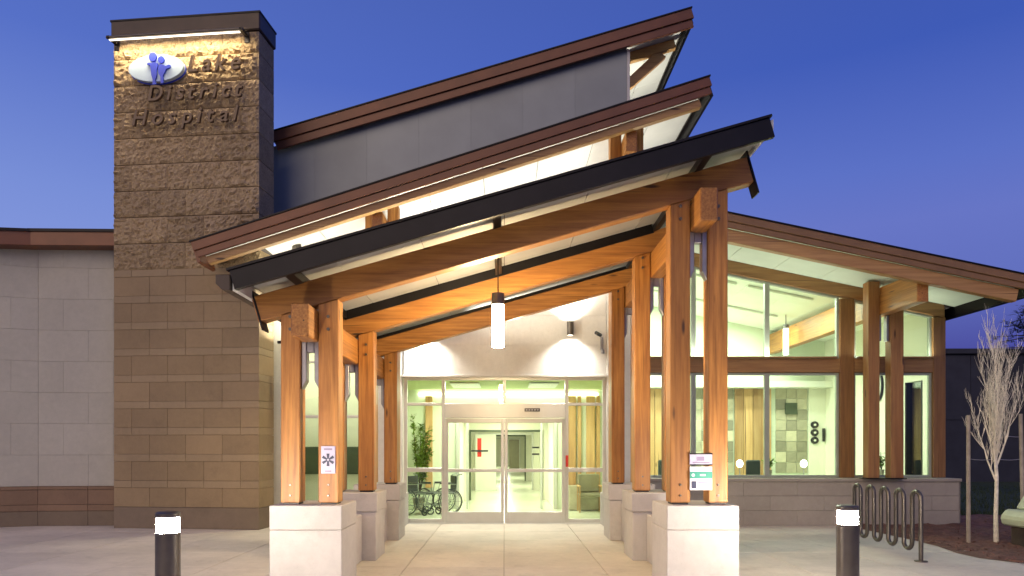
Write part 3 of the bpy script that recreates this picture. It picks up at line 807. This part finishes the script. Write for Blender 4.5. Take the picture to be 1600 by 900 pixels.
# room shell
MB().box(2.95,9.25,20.0,20.15,0,6.2).build('back_wall', 'room_green', wing)
sw = MB().box(9.10,9.25,FY+.2,15.35,0,4.65).box(9.10,9.25,15.95,20.0,0,4.65).box(9.10,9.25,15.35,15.95,0,.95).box(9.10,9.25,15.35,15.95,3.05,4.65).build('right_wall', 'room_cream', wing)
MB().box(9.16,9.18,15.35,15.95,.95,3.05).build('pane', 'glass', sw)
MB().box(9.09,9.24,15.93,15.98,.95,3.05).box(9.09,9.24,15.32,15.36,.95,3.05).build('window_frame', 'black_plastic', sw)
MB().box(2.86,2.98,FY+.2,20.0,0,6.2).build('left_wall', 'room_cream', wing)
MB().box(2.98,9.10,FY+.2,20.0,-.02,.004).build('floor', 'room_floor', wing)
MB().box(8.62,9.10,19.94,19.999,0,3.27).build('wall_panel', 'room_cream', wing)
MB().box(2.98,9.10,19.5,19.93,3.25,3.42).build('bulkhead', 'room_white', wing)
# stone tiles and timber panels on the back wall
tile = mesh_of(MB().box(0,.292,0,.025,0,.292), 'tile', 'tile_stone', .004)
for i in range(18):
    for j in range(8):
        x = 3.2+i*.30
        if 6.35 < x < 7.5: continue
        inst('tile', tile, wing, (x-6, 19.972-rnd.uniform(0,.006)-FY, .86+j*.30))
for i in range(4):
    MB().box(6.52+i*.26,6.765+i*.26,19.90,19.95,.6,3.24).build('timber_panel', 'timber_panel', wing, .004)
for i in range(2):
    MB().box(4.0+i*.26,4.245+i*.26,19.90,19.95,.6,3.24).build('timber_panel', 'timber_panel', wing, .004)

# ================================================================== INTERIOR OF THE ENTRANCE
ves = thing('entrance_lobby', 'bright green lobby and long white corridor seen through the entrance doors', 'room', (0,16,0))
MB().box(-2.85,2.86,FY+.26,18.1,-.02,.004).build('floor', 'room_floor', ves)
MB().box(-1.35,1.45,18.1,60,-.02,.004).build('floor', 'room_floor', ves)
MB().box(-2.85,2.86,FY+.26,18.3,3.06,3.2).build('ceiling', 'room_olive', ves)
MB().box(-2.97,-2.85,FY+.26,18.3,0,3.2).build('left_wall', 'room_green', ves)
MB().box(2.80,2.858,FY+.26,18.1,0,3.05).build('right_wall', 'room_green', ves)
MB().box(-2.85,-1.15,18.1,18.25,0,3.06).box(1.26,2.80,18.1,18.25,0,3.06).box(-1.15,1.26,18.1,18.25,2.22,3.06).build('back_wall', 'room_green', ves)
MB().box(-2.2,2.4,18.03,18.09,2.92,2.97).build('light_cove', 'room_glow', ves)
for i,(a,b) in enumerate(((1.62,1.83),(1.88,1.97),(2.10,2.32),(2.36,2.45))):
    MB().box(a,b,18.02,18.09,.55,2.9).build('timber_panel', 'timber_panel', ves, .004)
MB().box(-2.02,-1.84,18.02,18.09,.55,2.9).build('timber_panel', 'timber_panel', ves, .004)
MB().box(1.62,2.62,17.6,18.0,.02,.62).build('bench_cabinet', 'tile_stone', ves, .01)
def portal(y, x0, x1, h, t, mat, name='door_frame'):
    MB().box(x0-t,x0,y,y+.12,0,h+t).box(x1,x1+t,y,y+.12,0,h+t).box(x0,x1,y,y+.12,h,h+t).build(name, mat, ves, .006)
portal(18.02, -1.15, 1.26, 2.22, .09, 'aluminium')
for x in (-.95, .95):
    MB().box(x-.03,x+.03,18.04,18.10,0,2.22).build('mullion', 'aluminium', ves)
MB().box(-1.15,1.26,18.3,60,2.42,2.5).build('ceiling', 'room_white', ves)
MB().box(-1.40,-1.20,18.25,60,0,2.5).build('left_wall', 'room_cream', ves)
MB().box(1.30,1.5,18.25,60,0,2.5).build('right_wall', 'room_cream', ves)
MB().box(-1.4,1.5,60,60.1,0,2.5).build('end_wall', 'room_cream', ves)
for y, ins, h in ((21,.14,2.1),(26,.22,2.1),(33,.28,2.15),(44,.30,2.15)):
    MB().box(-1.2,-1.2+ins,y,y+.2,0,2.42).box(1.30-ins,1.30,y,y+.2,0,2.42).box(-1.2+ins,1.30-ins,y,y+.2,h,2.42).build('cross_wall', 'room_cream', ves)
    portal(y-.05, -1.2+ins+.07, 1.30-ins-.07, h-.06, .06, 'dark_green_band' if y in (21,33) else 'aluminium')
MB().box(.35,1.15,50,50.08,0,2.1).build('corridor_door', 'door_brown', ves)
MB().box(-1.05,-.30,25.6,25.66,0,2.05).build('corridor_door', 'room_white', ves)
MB().box(-.80,-.68,20.86,20.90,1.30,1.85).build('red_stripe', 'red_paint', ves)
MB().box(-.98,-.48,20.80,20.85,1.45,1.50).build('push_bar', 'black_plastic', ves)
MB().box(.84,1.06,21.3,21.36,1.35,1.40).box(.84,1.06,21.3,21.36,1.55,1.60).build('push_bar', 'black_plastic', ves)
# lobby and corridor ceiling lights
def ceil_light(x, y, z, sx, sy, e, lab, grp=None, col=(1,.97,.78)):
    t = thing('ceiling_light', lab, 'lamp', (x,y,z), grp)
    MB().box(x-sx/2-.03,x+sx/2+.03,y-sy/2-.03,y+sy/2+.03,z+.004,z+.03).build('frame', 'aluminium', t)
    l = light('AREA', 'panel', (0,0,.0), e, col, shape='RECTANGLE', size=sx, size_y=sy); l.parent = t
    return t
ceil_light(-.9, 16.5, 3.02, .6, 1.2, 110, 'ceiling panel light over the left half of the lobby')
ceil_light(.9, 16.5, 3.02, .6, 1.2, 110, 'ceiling panel light over the right half of the lobby')
for y, wd in zip((19.6,23.4,28.5,36,46,54), ('nearest the lobby','second from the lobby','third from the lobby','third from the far end','second from the far end','at the far end')):
    ceil_light(.05, y, 2.38, .6, 1.6, 90 if y < 25 else 130, 'corridor ceiling panel light '+wd, 'corridor ceiling lights', (1,.97,.80))
# left room
lr = thing('left_room', 'bright pale green room behind the window beside the tower', 'room', (-3.6,16,0))
MB().box(-5.2,-2.975,17.2,17.3,0,4.5).build('back_wall', 'room_cream', lr)
MB().box(-5.3,-5.2,FY+.26,17.3,0,4.5).build('side_wall', 'room_cream', lr)
MB().box(-3.07,-2.975,FY+.26,17.2,0,4.5).build('side_wall', 'room_cream', lr)
MB().box(-5.2,-3.07,FY+.26,17.2,4.3,4.4).build('ceiling', 'room_white', lr)
MB().box(-5.2,-3.07,FY+.26,17.2,-.02,.004).build('floor', 'room_floor', lr)
MB().box(-5.2,-3.08,16.7,17.19,.95,1.60).build('counter_front', 'dark_green_band', lr, .01)
MB().box(-5.2,-3.08,16.75,17.19,.0,.948).build('counter_base', 'room_cream', lr)
ceil_light(-4.1, 16.0, 4.26, 1.2, .9, 58, 'ceiling panel light in the room beside the tower', col=(1,.97,.76))

# wing lights: strips along the slope
for i, y in enumerate((16.2, 18.3)):
    for j, x in enumerate((4.6, 6.35)):
        z = wt(x)-.20
        t = thing('strip_light', ['front','rear'][i]+'-row '+['left','right'][j]+' strip light under the sloping ceiling of the glazed wing', 'lamp', (x,y,z), 'strip lights under the wing ceiling')
        MB().rake(x-.75,x+.75,WZ,-.208,-.185,-.14,y-.10,y+.10).build('housing', 'room_white', t)
        l = light('AREA', 'tube', (0,0,-.01), 150, (.90,1,.86), (0, math.atan(.208), 0), shape='RECTANGLE', size=1.45, size_y=.16); l.parent = t
rp = thing('room_pendant', 'white tube pendant hanging inside the glazed wing', 'lamp', (7.2,18,3.95))
MB().cyl(7.2,18,3.95,4.62,.065,16).build('tube', 'room_pendant_glow', rp, 0, True)
MB().cyl(7.2,18,4.62,4.72,.07,16).build('collar', 'bronze_metal', rp); MB().cyl(7.2,18,4.72,wt(7.2)-.13,.01,6).build('stem', 'dark_metal', rp)

# added uplights, out of sight behind the roof edges, to brighten the undersides
def uplight(x0, x1, y, zf, e, lab, tilt=R(180)):
    xc = (x0+x1)/2; z = zf(xc)
    t = thing('added_uplight', lab, 'lamp', (xc,y,z))
    k = (zf(x1)-zf(x0))/(x1-x0)
    MB().rake(x0,x1,z-k*xc,k,.0,.05,y-.05,y+.05).build('housing', 'dark_metal', t)
    l = light('AREA', 'tube', (0,0,.06), e, (1,.95,.76), (tilt, 0, 0), shape='RECTANGLE', size=(x1-x0)*.95, size_y=.08); l.parent = t
    l.rotation_euler = (tilt, math.atan(k), 0)
uplight(-2.6, .55, 12.95, lambda x: pr(x)+.10, 200, 'added long uplight on the canopy roof under the left part of the lower roof')
uplight(.8, 2.0, 13.1, lambda x: pr(x)+.10, 38, 'added short uplight on the canopy roof under the right part of the lower roof')
uplight(-4.5, -3.2, 14.0, lambda x: 3.65+.0*x, 60, 'added uplight beside the tower under the lower roof')
uplight(2.75, 3.35, 16.6, lambda x: r2(x)+.25, 140, 'added uplight behind the lower roof lighting the upper overhang')
uplight(2.85, 3.3, 13.9, lambda x: wt(x)+.06, 45, 'added uplight on the wing roof under the overhang of the lower roof')

dl = thing('added_downlight', 'added small round downlight in the roof underside beside the tower', 'lamp', (-4.1,13.9,5.52))  # added lamp, put in to brighten the side of the tower
MB().cyl(-4.1,13.9,5.50,5.60,.09,20).build('trim_ring', 'bronze_metal', dl, 0, True)
l = light('SPOT', 'bulb', (0,0,-.03), 330, (1,.90,.55), (0,0,0), spot_size=R(110), spot_blend=.7, shadow_soft_size=.06); l.parent = dl

for i,(a,b) in enumerate(((3.0,6.9),(7.35,8.9))):  # added light strips that brighten the wing soffit from below
    t = thing('added_rail_light', 'added slim uplight strip on the '+['long','short'][i]+' middle rail of the glazed wing', 'lamp', ((a+b)/2,FY-.06,3.45))
    MB().box(a,b,FY-.09,FY-.0,3.442,3.47).build('housing', 'timber_brown_across', t, .003)
    l = light('AREA', 'tube', (0,.01,.03), 11*(b-a), (.95,1,.78), (R(168),0,0), shape='RECTANGLE', size=(b-a)*.95, size_y=.05); l.parent = t

# ================================================================== BOLLARDS
def bollard(x, y, h, lab):
    b = thing('bollard_light', lab, 'bollard', (x,y,0), 'bollard lights on the forecourt')
    MB().lathe(x,y,[(.13,0),(.13,.015),(.098,.02),(.098,h-.17)],24).build('post', 'bronze_metal', b, 0, True)
    MB().lathe(x,y,[(.088,h-.17),(.088,h-.045)],32).build('lens', 'bollard_glow', b, 0, True)
    MB().lathe(x,y,[(.089,h-.110),(.0985,h-.112),(.0985,h-.104),(.089,h-.106)],32).build('louvre', 'bronze_metal', b)
    MB().lathe(x,y,[(.099,h-.045),(.099,h-.01),(.085,h)],24).build('cap', 'bronze_metal', b, 0, True)
bollard(-2.80, 5.86, 1.06, 'glowing dark bollard light left of the canopy steps in front of the stone tower')
bollard(3.17, 6.5, 1.06, 'glowing dark bollard light in front of the bike rack')

# ================================================================== BIKE RACK
rk = thing('bike_rack', 'dark wave-shaped tube bike rack with five arches beside the mulch bed', 'bike rack', (5.85,11,0))
path = []
Yn, n = 9.80, 5; wv = .22; xr = lambda y: 5.80+.03*(y-9.8)
path.append((xr(Yn),Yn,.01)); y = Yn
for a in range(n):
    for zz in (.35,.6,.83): 
        if a == 0 or zz > .3: path.append((xr(y),y,zz))
    for k in range(1,8):
        t = math.pi*k/8; path.append((xr(y), y+wv/2-wv/2*math.cos(t), .86+wv/2*math.sin(t)))
    y += wv
    path += [(xr(y),y,.83),(xr(y),y,.5)]
    if a < n-1:
        path.append((xr(y),y,.28))
        for k in range(1,8):
            t = math.pi*k/8; path.append((xr(y), y+wv/2-wv/2*math.cos(t), .25-wv/2*math.sin(t)))
        y += wv
        path.append((xr(y),y,.28))
path.append((xr(y),y,.01))
clean = [path[0]]
for p in path[1:]:
    if (Vector(p)-Vector(clean[-1])).length > .01: clean.append(p)
MB().tube(clean, .030, 12).build('tube', 'bronze_metal', rk, 0, True)
for yy in (Yn, y):
    MB().cyl(xr(yy),yy,.0,.014,.085,20).build('foot_plate', 'bronze_metal', rk, .002, True)

# ================================================================== TREE, STAKES, CONIFER
tr = thing('young_tree', 'bare pale-barked young tree tied between two stakes in the mulch bed', 'tree', (8.09,11.58,0))
MB().tube([(8.09,11.58,-.02),(8.085,11.58,.5),(8.10,11.58,1.1),(8.08,11.59,1.5)], [.042,.033,.028,.024], 10).build('trunk', 'bark_pale', tr, 0, True)
def branch(mb, p, d, L, r, depth, rng):
    pts = [p]; rs = [r]; q = p.copy(); dd = d.copy(); n = 5
    for i in range(n):
        dd = (dd+Vector((rng.uniform(-.13,.13), rng.uniform(-.13,.13), .17))).normalized()
        q = q+dd*L/n; pts.append(q.copy()); rs.append(r*(1-(i+1)/n*.75))
    mb.tube(pts, rs, 6 if r > .008 else 4)
    if depth > 0:
        for i in range(1, n+1):
            for s in range(2 if depth > 1 else 1):
                if rng.random() < (.9 if depth > 1 else .28):
                    a = rng.uniform(0, 6.28); sp = rng.uniform(.22,.55)
                    nd = (dd+Vector((math.cos(a)*sp, math.sin(a)*sp, .1))).normalized()
                    branch(mb, pts[i], nd, L*rng.uniform(.32,.55), max(.0028, rs[i]*.55), depth-1, rng)
rng = random.Random(3)
starts = [(1.05,-.42,.1,1.15),(1.25,.42,-.1,1.5),(1.42,.13,.2,1.75),(1.5,-.10,-.15,1.75),(1.5,.02,.05,1.9),(1.3,-.26,.2,1.25),(1.25,.28,.22,1.4),(1.18,-.34,-.18,1.1),(1.45,.05,-.25,1.6)]
for z,dx,dy,L in starts:
    mb = MB(); branch(mb, Vector((8.085,11.585,z)), Vector((dx,dy,1.15)).normalized(), L*.76, .017, 3, rng)
    mb.build('branch', 'bark_pale', tr, 0, True)
def stake(x, y, h, lab, lean=0):
    o = MB().tube([(x,y,-.05),(x+lean,y,h)], [.034,.030], 10).build('tree_stake', 'stake_wood', None, 0, True); tag(o, lab, 'stake', 'tree stakes')
stake(7.66, 11.62, 2.12, 'grey round timber stake left of the bare young tree')
stake(8.52, 11.55, 2.14, 'pale round timber stake right of the bare young tree', -.05)
for a,b,zz in (((7.66,11.62),(8.08,11.58),1.40),((8.49,11.55),(8.10,11.58),1.40),((8.49,11.55),(8.10,11.58),1.76)):
    pts = [(a[0]+(b[0]-a[0])*t, a[1]+(b[1]-a[1])*t, zz-.02*math.sin(math.pi*t)+(.06*t if zz > 1.5 else 0)) for t in (0,.25,.5,.75,1)]
    MB().tube(pts, .006, 6).build('tie_wire', 'steel_plate', tr)

def conifer(x, y, h, rad, z0, lab, seed):
    t = thing('pine_tree', lab, 'tree', (x,y,0), 'dark pines beyond the wing'); rg = random.Random(seed)
    MB().tube([(x,y,-.1),(x,y,h*.5),(x+.1,y,h)], [.22,.15,.03], 8).build('trunk', 'bark_dark', t, 0, True)
    lm = MB(); nm = MB(); z = z0
    while z < h-.2:
        rr = rad*(1-(z-z0)/(h-z0))**.8*rg.uniform(.8,1.1)+.15
        for k in range(9):
            a = rg.uniform(0,6.28); c, s = math.cos(a), math.sin(a); L = rr*rg.uniform(.7,1.05)
            tip = Vector((x+c*L, y+s*L, z+L*rg.uniform(-.12,.12)))
            lm.tube([(x,y,z),(x+c*L*.5,y+s*L*.5,z+L*.05),tuple(tip)], [.03,.02,.006], 4)
            m = int(L*26)
            for i in range(m):
                f = rg.uniform(.22,1.03); p = Vector((x,y,z)).lerp(tip, f)+Vector((rg.gauss(0,.10),rg.gauss(0,.10),rg.gauss(0,.06)))
                for q in range(5):
                    d = Vector((c+rg.uniform(-1,1), s+rg.uniform(-1,1), rg.uniform(-.3,.7))).normalized()*rg.uniform(.10,.2)
                    u = d.cross(Vector((0,0,1))).normalized()*.014
                    nm.add([p-u, p+u, p+d], [(0,1,2)])
        z += .34
    lm.build('limb', 'bark_dark', t); nm.build('crown', 'needles', t)
conifer(17.3, 21.5, 8.5, 2.3, 4.3, 'dark pine with its branches reaching over the right edge of the picture', 5)

# far dark building behind
fb = thing('far_building', 'unlit dark building with flat roof behind the young tree', 'building', (22,32,0))
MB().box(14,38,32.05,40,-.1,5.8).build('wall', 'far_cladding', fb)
MB().box(13.8,38.2,31.85,40.2,5.8,6.05).build('roof', 'far_cladding', fb, .03)
for i in range(20):
    for j,(z0,z1) in enumerate(((-.1,2.8),(2.83,5.78))):
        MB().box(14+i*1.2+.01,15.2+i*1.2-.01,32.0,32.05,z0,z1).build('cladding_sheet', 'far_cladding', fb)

# pale green utility box at right edge
ub = thing('utility_box', 'pale green lidded box on a dark stand in the mulch at the right edge', 'box', (8.35,10.6,0))
ux, uy = 8.02, 10.75
MB().box(ux+.10,ux+.80,uy+.05,uy+.55,.02,.33).build('stand', 'bark_dark', ub, .02)
MB().prism([(ux,.34),(ux+.95,.34),(ux+.95,.56),(ux+.07,.60),(ux-.03,.48)], uy, uy+.62).build('body', 'utility_green', ub, .03)
MB().prism([(ux+.18,.605),(ux+.95,.575),(ux+.95,.84),(ux+.34,.86)], uy+.05, uy+.57).build('lid', 'utility_green', ub, .03)
MB().blob(ux+.02,uy-.04,.24,.055,.055,.05).build('tap_head', 'steel_plate', ub, 0, True)
MB().tube([(ux+.02,uy-.04,.21),(ux+.05,uy-.02,.10),(ux+.09,uy,.02)], .02, 8).build('hose_stub', 'steel_plate', ub, 0, True)

# ================================================================== THINGS SEEN THROUGH THE GLASS
def wheel(mb, x, y, z, r, t=.016, n=24):
    mb.tube([(x, y+r*math.cos(2*math.pi*i/n), z+r*math.sin(2*math.pi*i/n)) for i in range(n)], t, 6, closed=True)
def wheelchair(loc, rz, lab):
    t = thing('wheelchair', lab, 'wheelchair', loc, 'wheelchairs parked in the lobby', rz)
    for s in (-.29, .29):
        mb = MB(); wheel(mb, s, .05, .30, .285)
        for k in range(10):
            a = k*math.pi/5; mb.tube([(s,.05,.30),(s,.05+.28*math.cos(a),.30+.28*math.sin(a))], .003, 4)
        wheel(mb, s*1.12, .05, .30, .25, .007)
        mb.build('wheel', 'vinyl_dark', t, local=True)
        mb = MB(); wheel(mb, s*.85, -.42, .085, .075, .018, 14); mb.tube([(s*.85,-.42,.08),(s*.85,-.40,.26)], .012, 6)
        mb.build('castor', 'vinyl_dark', t, local=True)
        f = MB().tube([(s*.8,.24,.92),(s*.8,.20,.50),(s*.8,.18,.22),(s*.8,-.38,.22),(s*.8,-.44,.50),(s*.8,.19,.50)], .013, 8)
        f.tube([(s*.8,.22,.70),(s*.8,-.20,.72),(s*.8,-.24,.50)], .012, 8).tube([(s*.8,.24,.92),(s*.8,.36,.94)], .015, 8)
        f.tube([(s*.8,-.44,.50),(s*.8,-.56,.14),(s*.45,-.64,.12)], .012, 8)
        f.build('side_frame', 'chair_steel', t, 0, True, local=True)
        MB().box(s*.8-.03,s*.8+.03,-.20,.08,.725,.755).build('armrest', 'vinyl_dark', t, .008, local=True)
    MB().box(-.22,.22,-.40,.19,.48,.52).build('seat', 'vinyl_dark', t, .01, local=True)
    MB().box(-.22,.22,.19,.225,.52,.90).build('backrest', 'vinyl_dark', t, .01, local=True)
    MB().tube([(-.23,-.2,.24),(.23,.0,.46)], .010, 6).tube([(.23,-.2,.24),(-.23,.0,.46)], .010, 6).build('cross_brace', 'chair_steel', t, local=True)
wheelchair((-2.05,16.7,.004), R(55), 'folded-back dark wheelchair nearest the left side of the lobby window')
wheelchair((-1.42,16.9,.004), R(-70), 'dark wheelchair behind the left door jamb in the lobby')

def plant(x, y, z0, h, r, nleaf, seed, lab, pot=True, potr=.16):
    t = thing('potted_plant', lab, 'plant', (x,y,z0)); rg = random.Random(seed)
    MB().lathe(x,y,[(potr*.7,z0),(potr,z0+potr*1.9),(potr*1.04,z0+potr*1.95)],16).build('pot', 'clay_pot', t, 0, True)
    st = MB(); lf = MB(); b = z0+potr*1.8
    for k in range(9):
        a = rg.uniform(0,6.28); top = Vector((x+math.cos(a)*r*rg.uniform(.2,.9), y+math.sin(a)*r*rg.uniform(.2,.9), z0+h*rg.uniform(.55,1)))
        base = Vector((x,y,b)); st.tube([base, base.lerp(top,.5)+Vector((0,0,.06)), top], [.012,.009,.004], 5)
        for i in range(nleaf):
            p = base.lerp(top, rg.uniform(.35,1.0)); d = Vector((rg.uniform(-1,1),rg.uniform(-1,1),rg.uniform(-.4,.7))).normalized()
            L = rg.uniform(.08,.16); u = d.cross(Vector((0,0,1))).normalized()*L*.28
            lf.add([p, p+d*L*.5+u, p+d*L, p+d*L*.5-u+Vector((0,0,-.01))], [(0,1,2,3)])
    st.build('stem', 'bark_dark', t); lf.build('foliage', 'leaf_green', t)
plant(-2.15, 17.7, .004, 2.6, .36, 120, 2, 'tall leafy green plant at the back left of the lobby')
plant(5.75, 15.3, .96, .55, .14, 8, 4, 'small dark plant on the window ledge of the glazed wing', potr=.07)
plant(8.35, 15.6, .96, .55, .14, 8, 9, 'small plant near the right end window of the glazed wing', potr=.07)
# table along the window
tb = thing('reception_desk', 'long pale desk just inside the glazed wing windows', 'desk', (6,15.4,0))
MB().box(3.3,8.7,15.12,15.75,.90,.955).build('desk_top', 'room_white', tb, .01)
for x in (3.4, 5.2, 7.0, 8.55): MB().box(x,x+.05,15.2,15.7,.004,.90).build('leg', 'aluminium', tb)
for x, lab in ((5.15,'small glowing desk lamp on the left part of the desk in the glazed wing'),(6.55,'small glowing desk lamp on the right part of the desk in the glazed wing')):
    t = thing('desk_lamp', lab, 'lamp', (x,15.4,.956), 'desk lamps in the wing')
    MB().cyl(x,15.4,.956,.975,.06,16).build('base', 'steel_plate', t); MB().cyl(x,15.4,.975,1.16,.010,8).build('stem', 'steel_plate', t)
    MB().blob(x,15.4,1.23,.075,.075,.085).build('lamp_shade', 'desk_glow', t, 0, True)
# task chair silhouettes
def chair(x, y, lab, rz):
    t = thing('office_chair', lab, 'chair', (x,y,.004), 'dark office chairs in the wing', rz)
    MB().cyl(0,0,.08,.42,.03,10).build('stem', 'steel_plate', t, local=True)
    for k in range(5):
        a = k*math.pi*2/5; MB().tube([(0,0,.09),(.28*math.cos(a),.28*math.sin(a),.05)], .018, 6).build('leg', 'black_plastic', t, local=True)
    MB().box(-.24,.24,-.23,.23,.42,.50).build('seat', 'vinyl_dark', t, .03, local=True)
    MB().box(-.21,.21,.22,.28,.62,1.28).build('backrest', 'vinyl_dark', t, .03, local=True)
    MB().box(-.03,.03,.24,.27,.45,.64).build('back_bar', 'steel_plate', t, local=True)
chair(6.0, 16.5, 'dark office chair behind the desk plant in the glazed wing', R(20))
chair(3.75, 16.6, 'dark office chair seen between the right canopy columns', R(-30))
chair(8.5, 16.8, 'dark office chair by the right end window of the glazed wing', R(60))
for x, y, lab in ((2.1, 17.3, 'olive cushioned waiting chair by the timber slats right of the lobby'), (4.6, 18.6, 'cushioned waiting chair near the back wall of the glazed wing')):
    t = thing('waiting_chair', lab, 'chair', (x,y,.004))
    MB().box(-.27,.27,-.25,.25,.38,.46).build('seat', 'door_brown', t, .03, local=True); MB().box(-.27,.27,.22,.29,.46,.92).build('backrest', 'door_brown', t, .03, local=True)
    for sx_ in (-.27,.27):
        for sy_ in (-.24,.26): MB().box(sx_-.018,sx_+.018,sy_-.018,sy_+.018,0,.62).build('leg', 'timber_panel', t, local=True)
        MB().box(sx_-.03,sx_+.03,-.26,.28,.62,.65).build('armrest', 'timber_panel', t, .005, local=True)
for x, y, z, w_, h_, m_, lab in ((5.85,19.93,2.35,.42,.32,'dark_green_band','dark square panel on the tiled back wall of the wing'),(7.95,19.93,2.52,.34,.32,'dark_green_band','dark square panel high on the tiles left of the rounded symbols'),(2.9,18.0,0,0,0,None,None)):
    if m_: tag(MB().box(x,x+w_,y-.02,y+.02,z,z+h_).build('wall_picture', m_), lab, 'picture')
# wall art
wa = thing('wall_sign', 'black column of three rounded symbols on the cream wall panel', 'sign', (8.8,19.93,1.6))
for k in range(3):
    zc = 1.78+k*.22
    MB().prism(ell(8.78,zc,.11,.10,20), 19.90, 19.935).build('symbol', 'black_plastic', wa)
    MB().prism(ell(8.78,zc,.035,.03,12), 19.885, 19.899).build('symbol_centre', 'room_cream', wa)
o = tag(MB().box(9.0,9.06,19.88,19.935,1.75,2.12).build('wall_plate', 'black_plastic'), 'narrow black plate right of the rounded wall symbols', 'sign')
mr_ = thing('oval_mirror', 'black-rimmed oval mirror high on the right side wall of the wing', 'mirror', (9.08,17.1,3.0))
MB().tube([(9.07,17.1+.20*math.cos(2*math.pi*i/28),3.08+.36*math.sin(2*math.pi*i/28)) for i in range(28)], .028, 8, closed=True).build('rim', 'black_plastic', mr_, 0, True)
MB().add([(9.085,17.1+.19*math.cos(2*math.pi*i/28),3.08+.35*math.sin(2*math.pi*i/28)) for i in range(28)]+[(9.095,17.1+.19*math.cos(2*math.pi*i/28),3.08+.35*math.sin(2*math.pi*i/28)) for i in range(28)], [tuple(range(28)), tuple(range(55,27,-1))]+[(i,(i+1)%28,(i+1)%28+28,i+28) for i in range(28)]).build('mirror_glass', 'aluminium', mr_)
